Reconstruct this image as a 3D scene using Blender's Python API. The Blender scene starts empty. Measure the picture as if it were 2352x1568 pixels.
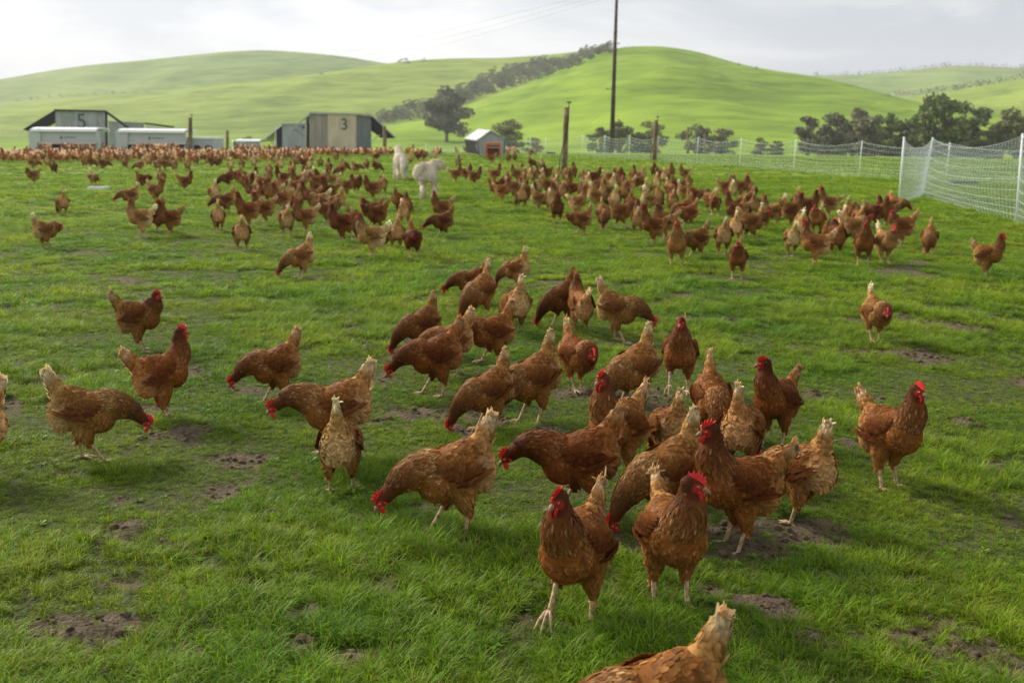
import bpy, bmesh, math, random
import numpy as np
from mathutils import Vector, Matrix, Quaternion
from math import sin, cos, pi, radians, tan, atan2, hypot

random.seed(7)
rng = np.random.default_rng(7)
scene = bpy.context.scene
col = scene.collection

# ------------------------------------------------------------------ camera
# photograph measured on a 2352 x 1568 grid; 35 mm lens on a 36 mm wide sensor
FPX, CX, CY = 2287.0, 1176.0, 784.0
CAM_H = 1.5
PITCH, ROLL = radians(12.07), radians(0.5)
fwd = Vector((0, cos(PITCH), -sin(PITCH)))
_r0 = Vector((1, 0, 0)); _u0 = Vector((0, sin(PITCH), cos(PITCH)))
cam_r = _r0 * cos(ROLL) + _u0 * sin(ROLL)
cam_u = -_r0 * sin(ROLL) + _u0 * cos(ROLL)
cam_data = bpy.data.cameras.new('camera')
cam_data.sensor_width = 36.0
cam_data.lens = 36.0 * FPX / 2352.0
cam_data.clip_start = 0.05
cam_data.clip_end = 12000
cam_data.dof.use_dof = True
cam_data.dof.focus_distance = 3.7
cam_data.dof.aperture_fstop = 4.0
cam = bpy.data.objects.new('camera', cam_data)
col.objects.link(cam)
m = Matrix((cam_r, cam_u, -fwd)).transposed().to_4x4()
m.translation = (0, 0, CAM_H)
cam.matrix_world = m
scene.camera = cam

# ------------------------------------------------------------------ sky, sun, exposure
SUN_AZ, SUN_EL = radians(-52), radians(33)        # from straight ahead, negative = left
sundir = Vector((sin(SUN_AZ) * cos(SUN_EL), cos(SUN_AZ) * cos(SUN_EL), sin(SUN_EL)))
world = bpy.data.worlds.new('World'); scene.world = world
world.use_nodes = True
nt = world.node_tree
for n in list(nt.nodes): nt.nodes.remove(n)
def N(tree, typ, **kw):
    n = tree.nodes.new(typ)
    for k, v in kw.items(): setattr(n, k, v)
    return n
wout = N(nt, 'ShaderNodeOutputWorld'); wbg = N(nt, 'ShaderNodeBackground')
sky = N(nt, 'ShaderNodeTexSky', sky_type='NISHITA')
sky.sun_disc = False; sky.sun_elevation = SUN_EL; sky.sun_rotation = SUN_AZ
sky.dust_density = 3.0; sky.air_density = 1.0
geo = N(nt, 'ShaderNodeTexCoord')
mapn = N(nt, 'ShaderNodeMapping'); mapn.inputs['Scale'].default_value = (1.3, 1.3, 4.5)
mapn.inputs['Rotation'].default_value = (0.1, 0.12, 0.3)
nt.links.new(geo.outputs['Generated'], mapn.inputs['Vector'])
cn = N(nt, 'ShaderNodeTexNoise'); cn.inputs['Scale'].default_value = 1.9; cn.inputs['Detail'].default_value = 7
cn.inputs['Roughness'].default_value = 0.52; cn.inputs['Distortion'].default_value = 0.6
nt.links.new(mapn.outputs[0], cn.inputs['Vector'])
cr = N(nt, 'ShaderNodeValToRGB')
cr.color_ramp.elements[0].position = 0.44; cr.color_ramp.elements[0].color = (0.54, 0.585, 0.66, 1)
cr.color_ramp.elements[1].position = 0.585; cr.color_ramp.elements[1].color = (0.92, 0.92, 0.92, 1)
nt.links.new(cn.outputs[0], cr.inputs[0])
# clouds are brighter round the veiled sun
dot = N(nt, 'ShaderNodeVectorMath', operation='DOT_PRODUCT'); dot.inputs[1].default_value = sundir
nt.links.new(geo.outputs['Generated'], dot.inputs[0])
mr = N(nt, 'ShaderNodeMapRange'); mr.inputs[1].default_value = 0.35; mr.inputs[2].default_value = 0.95
mr.inputs[3].default_value = 0.80; mr.inputs[4].default_value = 1.04
nt.links.new(dot.outputs['Value'], mr.inputs[0])
vm = N(nt, 'ShaderNodeVectorMath', operation='SCALE')
nt.links.new(cr.outputs[0], vm.inputs[0]); nt.links.new(mr.outputs[0], vm.inputs[3])
ns = N(nt, 'ShaderNodeVectorMath', operation='SCALE'); ns.inputs[3].default_value = 0.10
nt.links.new(sky.outputs[0], ns.inputs[0])
wmix = N(nt, 'ShaderNodeMixRGB'); wmix.inputs[0].default_value = 0.86
nt.links.new(ns.outputs[0], wmix.inputs[1]); nt.links.new(vm.outputs[0], wmix.inputs[2])
nt.links.new(wmix.outputs[0], wbg.inputs[0]); wbg.inputs[1].default_value = 0.97
nt.links.new(wbg.outputs[0], wout.inputs[0])

sun_l = bpy.data.lights.new('sun', 'SUN'); sun_l.energy = 3.7; sun_l.angle = radians(16); sun_l.color = (1.0, 0.93, 0.82)
sun_o = bpy.data.objects.new('sun', sun_l); col.objects.link(sun_o)
sun_o.rotation_euler = sundir.to_track_quat('Z', 'Y').to_euler()
scene.view_settings.view_transform = 'Standard'
scene.view_settings.look = 'None'
scene.view_settings.exposure = 0.56
scene.view_settings.gamma = 1.0
scene.view_settings.use_curve_mapping = False
scene.cycles.max_bounces = 6
scene.cycles.transparent_max_bounces = 8
scene.cycles.volume_bounces = 0
scene.cycles.use_denoising = True
scene.cycles.denoising_prefilter = 'NONE'

# ------------------------------------------------------------------ helpers
def tag(o, label=None, cat=None, group=None, kind=None):
    if label: o['label'] = label
    if cat: o['category'] = cat
    if group: o['group'] = group
    if kind: o['kind'] = kind
    return o

def ray(px, py):
    return (fwd * FPX + cam_r * (px - CX) + cam_u * (CY - py)).normalized()

def on_plane_y(px, py, Y):
    d = ray(px, py); t = Y / d.y
    return Vector((d.x * t, Y, CAM_H + d.z * t))

def _hash(ix, iy, s):
    h = np.sin(ix * 127.1 + iy * 311.7 + s * 74.7) * 43758.5453
    return h - np.floor(h)
def vnoise(x, y, s=0):
    x = np.asarray(x, float); y = np.asarray(y, float)
    ix = np.floor(x); iy = np.floor(y); fx = x - ix; fy = y - iy
    fx = fx * fx * (3 - 2 * fx); fy = fy * fy * (3 - 2 * fy)
    a = _hash(ix, iy, s); b = _hash(ix + 1, iy, s); c = _hash(ix, iy + 1, s); d = _hash(ix + 1, iy + 1, s)
    return (a * (1 - fx) + b * fx) * (1 - fy) + (c * (1 - fx) + d * fx) * fy
def fbm(x, y, s=0, o=4):
    v = 0; a = 0.5; t = 0
    for i in range(o):
        v = v + a * vnoise(x * 2 ** i, y * 2 ** i, s + i * 13); t += a; a *= 0.5
    return v / t
def sstep(a, b, x):
    t = np.clip((x - a) / (b - a), 0, 1)
    return t * t * (3 - 2 * t)

def flat_at(px, py):
    d = ray(px, py); t = -CAM_H / d.z
    return d.x * t, d.y * t

# bare, trodden soil: (px, py, half width in px, strength)
MUD = [(290, 1212, 75, 1), (250, 1245, 55, 1), (370, 1250, 50, .9), (350, 1195, 40, .8), (600, 1338, 42, 1), (700, 1405, 45, 1), (690, 1478, 50, 1),
       (800, 1495, 60, 1), (1085, 1248, 30, 1), (835, 1190, 38, .9), (1785, 1392, 55, 1.1), (1700, 1375, 55, 1), (1625, 1350, 45, .9), (1880, 1108, 60, 1),
       (1830, 1160, 45, .9), (1950, 1012, 35, .8), (1990, 905, 28, 1), (2150, 742, 45, 1), (2060, 720, 30, .8), (1860, 1470, 60, .7),
       (1270, 985, 40, .9), (1080, 985, 45, 1), (1140, 965, 40, 1), (120, 868, 40, 1), (90, 885, 35, .9), (180, 1085, 38, 1), (1200, 1340, 25, .8), (300, 1330, 45, .6),
       (2310, 1190, 40, .5), (2050, 1250, 40, .5), (1690, 745, 30, .8), (2300, 700, 40, .7), (940, 1080, 30, .8), (640, 1165, 25, .7), (1450, 1255, 40, .8),
       (1330, 1110, 30, .7), (2120, 1420, 40, .6), (2200, 1500, 35, .6), (60, 1480, 40, .5), (420, 1500, 45, .7), (1000, 1420, 35, .7), (1560, 1300, 40, .6), (1930, 1320, 45, .7)]
_mudw = []
for (a, b, w, s) in MUD:
    x, y = flat_at(a, b); rr = hypot(x, y); w2 = w * rr / FPX * 1.15
    _mudw.append((x, y, w2, w2 * 0.85, s))
def mudmask(x, y):
    x = np.asarray(x, float); y = np.asarray(y, float)
    r = np.hypot(x, y)
    n = fbm(x / 0.17, y / 0.17, 15, 4)
    mm = np.zeros_like(x)
    for (cx, cy, wx, wy, s) in _mudw:
        q = np.hypot((x - cx) / wx, (y - cy) / wy) + (n - .5) * 2.2
        mm = np.maximum(mm, s * (1 - sstep(.55, 1.25, q)))
    n2 = fbm(x / 0.40 + 31, y / 0.40, 19, 4)
    mm = np.maximum(mm, sstep(.65, .725, n2) * .78 * (1 - sstep(12, 18, r)))
    return np.clip(mm, 0, 1)

def G(x, y, detail=True):
    x = np.asarray(x, float); y = np.asarray(y, float)
    r = np.hypot(x, y)
    z = -0.03 * np.clip(r - 66, 0, 104)
    z = z + 0.05 * (vnoise(x / 5, y / 5, 3) - .5) * (1 - sstep(20, 50, r))
    if detail:
        f = 1 / (1 + (r / 9) ** 2)
        z = z + 0.03 * (fbm(x / .4, y / .4, 21, 3) - .5) * f
        mk = mudmask(x, y)
        z = z + mk * f * (0.10 * (fbm(x / .11, y / .11, 77, 4) - .5) - .006) + mk * f * .028 * (np.abs(fbm(x / .05 + 9, y / .05, 78, 3) - .5) * 2)
    return z
def at(px, py):
    d = ray(px, py); z = 0.0
    for i in range(4):
        t = (z - CAM_H) / d.z
        z = float(G(d.x * t, d.y * t, False))
    return Vector((d.x * t, d.y * t, z))

# ---- materials
def mat(name, color, rough=0.7, spec=0.3, metal=0.0, noise=None, bump=None):
    """noise = (scale, dark colour, light colour); bump = (scale, strength)"""
    mt = bpy.data.materials.new(name); mt.use_nodes = True
    t = mt.node_tree; b = t.nodes['Principled BSDF']
    b.inputs['Base Color'].default_value = (*color, 1); b.inputs['Roughness'].default_value = rough
    b.inputs['Specular IOR Level'].default_value = spec; b.inputs['Metallic'].default_value = metal
    tc = N(t, 'ShaderNodeTexCoord')
    if noise:
        n = N(t, 'ShaderNodeTexNoise'); n.inputs['Scale'].default_value = noise[0]; n.inputs['Detail'].default_value = 6
        t.links.new(tc.outputs['Object'], n.inputs['Vector'])
        r = N(t, 'ShaderNodeValToRGB'); r.color_ramp.elements[0].position = .35; r.color_ramp.elements[1].position = .65
        r.color_ramp.elements[0].color = (*noise[1], 1); r.color_ramp.elements[1].color = (*noise[2], 1)
        t.links.new(n.outputs[0], r.inputs[0]); t.links.new(r.outputs[0], b.inputs['Base Color'])
    if bump:
        n = N(t, 'ShaderNodeTexNoise'); n.inputs['Scale'].default_value = bump[0]; n.inputs['Detail'].default_value = 5
        t.links.new(tc.outputs['Object'], n.inputs['Vector'])
        bp = N(t, 'ShaderNodeBump'); bp.inputs['Strength'].default_value = bump[1]
        t.links.new(n.outputs[0], bp.inputs['Height']); t.links.new(bp.outputs[0], b.inputs['Normal'])
    return mt

class MB:
    def __init__(s): s.v = []; s.f = []; s.c = []
    def add(s, vs, fs, c=None):
        o = len(s.v); s.v += [tuple(v) for v in vs]; s.f += [tuple(i + o for i in f) for f in fs]
        s.c += [c if c else (1, 1, 1)] * len(vs)
    def box(s, c, sz, rz=0, M=None, col=None):
        hx, hy, hz = sz[0] / 2, sz[1] / 2, sz[2] / 2
        vs = []
        for dx in (-hx, hx):
            for dy in (-hy, hy):
                for dz in (-hz, hz):
                    p = Vector((dx, dy, dz))
                    if M: p = M @ p
                    if rz: p = Vector((p.x * cos(rz) - p.y * sin(rz), p.x * sin(rz) + p.y * cos(rz), p.z))
                    vs.append(Vector(c) + p)
        s.add(vs, [(0, 1, 3, 2), (4, 6, 7, 5), (0, 4, 5, 1), (2, 3, 7, 6), (0, 2, 6, 4), (1, 5, 7, 3)], col)
    def tube(s, pts, rad, n=6, cap=True, col=None, flat=1.0):
        pts = [Vector(p) for p in pts]
        if not hasattr(rad, '__len__'): rad = [rad] * len(pts)
        vs = []; fs = []
        up = None
        for i, p in enumerate(pts):
            a = pts[max(0, i - 1)]; b = pts[min(len(pts) - 1, i + 1)]
            d = (b - a).normalized()
            if up is None:
                up = Vector((0, 0, 1)) if abs(d.z) < .9 else Vector((1, 0, 0))
            e1 = d.cross(up).normalized(); e2 = e1.cross(d).normalized(); up = e2
            for k in range(n):
                q = 2 * pi * k / n
                vs.append(p + e1 * cos(q) * rad[i] + e2 * sin(q) * rad[i] * flat)
        for i in range(len(pts) - 1):
            for k in range(n):
                fs.append((i * n + k, i * n + (k + 1) % n, (i + 1) * n + (k + 1) % n, (i + 1) * n + k))
        if cap:
            fs.append(tuple(range(n - 1, -1, -1))); fs.append(tuple((len(pts) - 1) * n + k for k in range(n)))
        s.add(vs, fs, col)
    def prism(s, pts, off, col=None):
        """closed polygon pts (3-D) extruded by vector off"""
        n = len(pts); off = Vector(off)
        vs = [Vector(p) for p in pts] + [Vector(p) + off for p in pts]
        fs = [tuple(range(n)), tuple(range(2 * n - 1, n - 1, -1))] + [(i, i + n, (i + 1) % n + n, (i + 1) % n) for i in range(n)]
        s.add(vs, fs, col)
    def ball(s, c, r, seg=8, rings=6, col=None, M=None):
        if not hasattr(r, '__len__'): r = (r, r, r)
        vs = []; fs = []
        for i in range(rings + 1):
            th = pi * i / rings
            for k in range(seg):
                ph = 2 * pi * k / seg
                p = Vector((r[0] * sin(th) * cos(ph), r[1] * sin(th) * sin(ph), r[2] * cos(th)))
                if M: p = M @ p
                vs.append(Vector(c) + p)
        for i in range(rings):
            for k in range(seg):
                fs.append((i * seg + k, (i + 1) * seg + k, (i + 1) * seg + (k + 1) % seg, i * seg + (k + 1) % seg))
        s.add(vs, fs, col)
    def mesh(s, name, smooth=False, fixn=True):
        me = bpy.data.meshes.new(name)
        me.from_pydata(s.v, [], s.f)
        a = me.color_attributes.new('Col', 'FLOAT_COLOR', 'POINT')
        arr = np.ones((len(s.v), 4), np.float32); arr[:, :3] = np.array(s.c, np.float32).reshape(-1, 3)
        a.data.foreach_set('color', arr.ravel())
        if fixn:
            bm = bmesh.new(); bm.from_mesh(me); bmesh.ops.remove_doubles(bm, verts=bm.verts, dist=1e-6)
            bmesh.ops.recalc_face_normals(bm, faces=bm.faces); bm.to_mesh(me); bm.free()
        if smooth:
            me.polygons.foreach_set('use_smooth', [True] * len(me.polygons))
        me.update()
        return me
    def build(s, name, material, parent=None, smooth=False, loc=None, fixn=True):
        """loc: the object's origin; the geometry is given in world space (or in the parent's space)"""
        if loc is not None:
            L = Vector(loc); s.v = [tuple(Vector(v) - L) for v in s.v]
        me = s.mesh(name, smooth, fixn); me.materials.append(material)
        o = bpy.data.objects.new(name, me); col.objects.link(o)
        if loc is not None: o.location = loc
        if parent: o.parent = parent
        return o

def np_mesh(name, V, F, C=None, smooth=True, material=None):
    """V (n,3), F (m,k) with one k, C (n,3)"""
    me = bpy.data.meshes.new(name)
    V = np.asarray(V, np.float32); F = np.asarray(F, np.int32); k = F.shape[1]
    me.vertices.add(len(V)); me.vertices.foreach_set('co', V.ravel())
    me.loops.add(F.size); me.loops.foreach_set('vertex_index', F.ravel())
    me.polygons.add(len(F)); me.polygons.foreach_set('loop_start', np.arange(0, F.size, k, dtype=np.int32))
    me.polygons.foreach_set('use_smooth', np.full(len(F), smooth))
    if C is not None:
        a = me.color_attributes.new('Col', 'FLOAT_COLOR', 'POINT')
        arr = np.ones((len(V), 4), np.float32); arr[:, :3] = C
        a.data.foreach_set('color', arr.ravel())
    me.update(calc_edges=True); me.validate()
    if material: me.materials.append(material)
    return me

def empty(name, loc, rz=0.0):
    o = bpy.data.objects.new(name, None); o.empty_display_size = 0.2
    col.objects.link(o); o.location = loc; o.rotation_euler = (0, 0, rz)
    return o

# ================================================================== GROUND
def build_ground():
    az = np.concatenate([np.linspace(-180, -44, 18, endpoint=False), np.arange(-44, 44.01, 0.27), np.linspace(44, 180, 19)[1:]])
    az = np.radians(az)
    rr = np.concatenate([[0.0], 0.8 * np.exp(np.arange(0, math.log(7 / .8), 0.0055)), 7 * np.exp(np.arange(0.0102, math.log(1650 / 7), 0.0102))])
    A, R = np.meshgrid(az, rr)
    X = R * np.sin(A); Y = R * np.cos(A)
    Z = G(X.ravel(), Y.ravel()).reshape(X.shape)
    V = np.stack([X, Y, Z], -1).reshape(-1, 3)
    na = len(az); nr = len(rr)
    i, j = np.meshgrid(np.arange(nr - 1), np.arange(na - 1), indexing='ij')
    a = i * na + j
    F = np.stack([a, a + 1, a + na + 1, a + na], -1).reshape(-1, 4)[:, ::-1]
    mk = mudmask(V[:, 0], V[:, 1]); r = np.hypot(V[:, 0], V[:, 1])
    C = np.stack([mk, sstep(9, 28, r), np.zeros_like(r)], -1)
    return np_mesh('ground', V, F, C, True)

def ground_material():
    mt = bpy.data.materials.new('pasture_soil'); mt.use_nodes = True; t = mt.node_tree
    b = t.nodes['Principled BSDF']; b.inputs['Roughness'].default_value = .9; b.inputs['Specular IOR Level'].default_value = .15
    at_ = N(t, 'ShaderNodeVertexColor', layer_name='Col'); sp = N(t, 'ShaderNodeSeparateColor'); t.links.new(at_.outputs[0], sp.inputs[0])
    g = N(t, 'ShaderNodeNewGeometry')
    def noise(scale, det=6):
        n = N(t, 'ShaderNodeTexNoise'); n.inputs['Scale'].default_value = scale; n.inputs['Detail'].default_value = det
        t.links.new(g.outputs['Position'], n.inputs['Vector']); return n
    def ramp(n, p0, c0, p1, c1):
        r = N(t, 'ShaderNodeValToRGB'); r.color_ramp.elements[0].position = p0; r.color_ramp.elements[0].color = (*c0, 1)
        r.color_ramp.elements[1].position = p1; r.color_ramp.elements[1].color = (*c1, 1); t.links.new(n.outputs[0], r.inputs[0]); return r
    def mix(f, a, bb, fac=None):
        x = N(t, 'ShaderNodeMixRGB')
        if f is None: x.inputs[0].default_value = fac
        else: t.links.new(f, x.inputs[0])
        t.links.new(a, x.inputs[1]); t.links.new(bb, x.inputs[2]); return x
    thatch = ramp(noise(28), .35, (.040, .046, .012), .7, (.105, .125, .026))
    soil = ramp(noise(22), .3, (.065, .043, .028), .7, (.185, .130, .088))
    near = mix(sp.outputs[0], thatch.outputs[0], soil.outputs[0])
    far1 = ramp(noise(.35, 8), .38, (.15, .23, .012), .64, (.22, .29, .018))
    far2 = ramp(noise(3.0, 8), .35, (.11, .18, .008), .68, (.24, .32, .022))
    far = mix(None, far1.outputs[0], far2.outputs[0], .5)
    allc = mix(sp.outputs[1], near.outputs[0], far.outputs[0])
    t.links.new(allc.outputs[0], b.inputs['Base Color'])
    n = noise(75, 6); bp = N(t, 'ShaderNodeBump'); bp.inputs['Strength'].default_value = .9; bp.inputs['Distance'].default_value = .03
    t.links.new(n.outputs[0], bp.inputs['Height']); t.links.new(bp.outputs[0], b.inputs['Normal'])
    return mt
gme = build_ground(); gme.materials.append(ground_material())
ground = bpy.data.objects.new('ground', gme); col.objects.link(ground); tag(ground, kind='structure')

# ================================================================== GRASS
def blade_material():
    mt = bpy.data.materials.new('grass_blades'); mt.use_nodes = True; t = mt.node_tree
    for n in list(t.nodes): t.nodes.remove(n)
    out = N(t, 'ShaderNodeOutputMaterial')
    vc = N(t, 'ShaderNodeVertexColor', layer_name='Col')
    oi = N(t, 'ShaderNodeObjectInfo'); g = N(t, 'ShaderNodeNewGeometry')
    n1 = N(t, 'ShaderNodeTexNoise'); n1.inputs['Scale'].default_value = .8; n1.inputs['Detail'].default_value = 5
    t.links.new(g.outputs['Position'], n1.inputs['Vector'])
    r = N(t, 'ShaderNodeValToRGB')
    r.color_ramp.elements[0].position = .35; r.color_ramp.elements[0].color = (.66, .88, .62, 1)
    r.color_ramp.elements[1].position = .65; r.color_ramp.elements[1].color = (1.28, 1.14, .80, 1)
    t.links.new(n1.outputs[0], r.inputs[0])
    m1 = N(t, 'ShaderNodeMixRGB', blend_type='MULTIPLY'); m1.inputs[0].default_value = 1
    t.links.new(vc.outputs[0], m1.inputs[1]); t.links.new(r.outputs[0], m1.inputs[2])
    r2 = N(t, 'ShaderNodeMapRange'); r2.inputs[3].default_value = .62; r2.inputs[4].default_value = 1.38
    t.links.new(oi.outputs['Random'], r2.inputs[0])
    m2 = N(t, 'ShaderNodeVectorMath', operation='SCALE'); t.links.new(m1.outputs[0], m2.inputs[0]); t.links.new(r2.outputs[0], m2.inputs[3])
    p = N(t, 'ShaderNodeBsdfPrincipled'); p.inputs['Roughness'].default_value = .5; p.inputs['Specular IOR Level'].default_value = .2
    tr = N(t, 'ShaderNodeBsdfTranslucent')
    m3 = N(t, 'ShaderNodeMixRGB', blend_type='MULTIPLY'); m3.inputs[0].default_value = 1; m3.inputs[2].default_value = (1.35, 1.25, .55, 1)
    t.links.new(m2.outputs[0], p.inputs['Base Color']); t.links.new(m2.outputs[0], m3.inputs[1]); t.links.new(m3.outputs[0], tr.inputs[0])
    ms = N(t, 'ShaderNodeMixShader'); ms.inputs[0].default_value = .42
    t.links.new(p.outputs[0], ms.inputs[1]); t.links.new(tr.outputs[0], ms.inputs[2]); t.links.new(ms.outputs[0], out.inputs[0])
    return mt
M_BLADE = blade_material()
proto_col = bpy.data.collections.new('grass_clumps')      # not linked to the scene: only instanced

def make_clump(i, n, rad, hmin, hmax, lean, wide, wd=.0021):
    r_ = np.random.default_rng(100 + i); V = []; F = []; C = []
    for b in range(n):
        a = r_.uniform(0, 2 * pi); d = rad * math.sqrt(r_.uniform()); x0, y0 = d * cos(a), d * sin(a)
        ha = a + r_.normal(0, 1.0); L = r_.uniform(hmin, hmax); th = r_.uniform(.05, lean) * r_.choice((1, 1, 1.5)); w = wd * r_.uniform(.7, 1.4) * wide
        dirx, diry = cos(ha), sin(ha); sx, sy = -diry, dirx
        p = np.array([x0, y0, -.006]); seg = 4; o = len(V); bend = r_.uniform(.15, .55)
        ty = r_.uniform()
        c0 = np.array((.135, .240, .010)) * (1.2 if i > 10 else 1.0) * r_.uniform(.8, 1.3)
        if ty < .09: c0 = np.array((.28, .27, .06)) * r_.uniform(.7, 1.2)
        elif ty < .36: c0 = np.array((.19, .29, .016)) * r_.uniform(.8, 1.2)
        elif ty < .40: c0 = np.array((.26, .20, .12))
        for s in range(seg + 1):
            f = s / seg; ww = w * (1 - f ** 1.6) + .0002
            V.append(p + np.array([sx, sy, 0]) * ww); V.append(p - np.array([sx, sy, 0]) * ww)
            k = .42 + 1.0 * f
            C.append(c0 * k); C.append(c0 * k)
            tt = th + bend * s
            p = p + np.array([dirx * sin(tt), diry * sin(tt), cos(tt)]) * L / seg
            if p[2] < .002: p[2] = .002
        for s in range(seg):
            q = o + s * 2; F.append((q, q + 1, q + 3, q + 2))
    me = np_mesh('clump', V, F, np.array(C), True, M_BLADE)
    o = bpy.data.objects.new('clump_%02d' % i, me); proto_col.objects.link(o)

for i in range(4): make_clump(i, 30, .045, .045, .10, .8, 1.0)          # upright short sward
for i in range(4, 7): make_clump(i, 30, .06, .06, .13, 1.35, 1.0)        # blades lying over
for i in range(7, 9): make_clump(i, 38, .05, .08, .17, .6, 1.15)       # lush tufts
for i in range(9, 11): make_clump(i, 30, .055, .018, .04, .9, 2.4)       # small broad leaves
def rosette(i):
    r_ = np.random.default_rng(900 + i); V = []; F = []; C = []
    for b in range(11):
        ha = 2 * pi * b / 11 + r_.normal(0, .2); L = r_.uniform(.04, .085); w = r_.uniform(.006, .010); el = r_.uniform(.15, .8); o = len(V)
        c0 = np.array((.13, .24, .018)) * r_.uniform(.8, 1.25)
        for s, (f, ww) in enumerate(((0, .35), (.35, .8), (.7, 1.0), (1.0, .1))):
            p = np.array([cos(ha) * L * f * cos(el), sin(ha) * L * f * cos(el), .004 + L * f * sin(el) * (1 - .45 * f)])
            V += [p + np.array([-sin(ha), cos(ha), .15]) * w * ww, p - np.array([-sin(ha), cos(ha), -.15]) * w * ww]; C += [c0 * (.6 + .5 * f)] * 2
        for s in range(3): q = o + 2 * s; F.append((q, q + 1, q + 3, q + 2))
    proto_col.objects.link(bpy.data.objects.new('clump_%02d' % i, np_mesh('clump', V, F, np.array(C), True, M_BLADE)))
for i in range(14, 17): rosette(i)
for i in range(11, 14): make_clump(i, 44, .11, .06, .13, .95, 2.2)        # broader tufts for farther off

def scatter_grass():
    P = []; S = []; I = []; Rz = []
    def zone(r0, r1, dens, s0, s1, kinds, amax=52, keep=1.0):
        area = .5 * radians(2 * amax) * (r1 ** 2 - r0 ** 2); n = int(area * dens)
        r = np.sqrt(rng.uniform(r0 ** 2, r1 ** 2, n)); a = np.radians(rng.uniform(-amax, amax, n))
        x = r * np.sin(a); y = r * np.cos(a)
        mk = mudmask(x, y); th = fbm(x / .35, y / .35, 41, 3); th2 = fbm(x / 1.4, y / 1.4, 43, 3)
        pr = (1 - mk * .90) * np.clip(.50 + 2.2 * (th - .32), .28, 1)
        k = rng.uniform(size=n) < pr * keep
        x, y, th, th2, r, mk = x[k], y[k], th[k], th2[k], r[k], mk[k]
        z = G(x, y)
        s = rng.uniform(s0, s1, len(x)) * (.60 + .75 * sstep(.3, .72, th * .5 + th2 * .5)) * (1 - .45 * mk)
        P.append(np.stack([x, y, z], -1)); S.append(s); Rz.append(rng.uniform(0, 2 * pi, len(x)))
        kk = np.array(kinds); lush = sstep(.45, .6, th2 * .6 + th * .4)
        idx = kk[rng.integers(0, len(kk), len(x))]
        sw = rng.uniform(size=len(x)) < lush * .35
        if r0 < 20 and dens > 30: idx = np.where(sw, rng.integers(7, 9, len(x)), idx)
        I.append(idx)
    zone(1.8, 9.0, 34, .35, .72, [14, 15, 16]); zone(9, 20.0, 6, .6, 1.0, [14, 15, 16])
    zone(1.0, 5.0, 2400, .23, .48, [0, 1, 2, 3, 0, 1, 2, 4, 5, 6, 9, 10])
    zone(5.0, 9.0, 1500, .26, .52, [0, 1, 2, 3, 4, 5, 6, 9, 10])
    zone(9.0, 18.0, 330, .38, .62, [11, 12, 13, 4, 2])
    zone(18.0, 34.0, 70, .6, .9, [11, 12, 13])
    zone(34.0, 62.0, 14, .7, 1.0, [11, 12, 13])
    P = np.concatenate(P); S = np.concatenate(S); I = np.concatenate(I).astype(np.int32); Rz = np.concatenate(Rz)
    me = bpy.data.meshes.new('grass'); me.vertices.add(len(P)); me.vertices.foreach_set('co', P.astype(np.float32).ravel())
    for nm, ty, arr in (('scl', 'FLOAT', S.astype(np.float32)), ('rz', 'FLOAT', Rz.astype(np.float32)), ('idx', 'INT', I)):
        a = me.attributes.new(nm, ty, 'POINT'); a.data.foreach_set('value', arr)
    o = bpy.data.objects.new('grass', me); col.objects.link(o); tag(o, 'short green pasture grass growing over the whole field', 'grass', kind='stuff')
    ng = bpy.data.node_groups.new('grass_scatter', 'GeometryNodeTree')
    ng.interface.new_socket('Geometry', in_out='INPUT', socket_type='NodeSocketGeometry')
    ng.interface.new_socket('Geometry', in_out='OUTPUT', socket_type='NodeSocketGeometry')
    gi = N(ng, 'NodeGroupInput'); go = N(ng, 'NodeGroupOutput')
    ci = N(ng, 'GeometryNodeCollectionInfo'); ci.inputs['Collection'].default_value = proto_col
    ci.inputs['Separate Children'].default_value = True; ci.inputs['Reset Children'].default_value = True
    ip = N(ng, 'GeometryNodeInstanceOnPoints'); ip.inputs['Pick Instance'].default_value = True
    def attr(nm, ty):
        n = N(ng, 'GeometryNodeInputNamedAttribute', data_type=ty); n.inputs['Name'].default_value = nm
        return [q for q in n.outputs if q.name == 'Attribute' and q.enabled][0]
    cx = N(ng, 'ShaderNodeCombineXYZ'); ng.links.new(attr('rz', 'FLOAT'), cx.inputs['Z'])
    e2r = N(ng, 'FunctionNodeEulerToRotation'); ng.links.new(cx.outputs[0], e2r.inputs[0])
    ng.links.new(gi.outputs[0], ip.inputs['Points']); ng.links.new(ci.outputs[0], ip.inputs['Instance'])
    ng.links.new(attr('idx', 'INT'), ip.inputs['Instance Index']); ng.links.new(e2r.outputs[0], ip.inputs['Rotation'])
    ng.links.new(attr('scl', 'FLOAT'), ip.inputs['Scale']); ng.links.new(ip.outputs[0], go.inputs[0])
    md = o.modifiers.new('scatter', 'NODES'); md.node_group = ng
    print('grass clumps', len(P))
    return o
grass = scatter_grass()

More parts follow.
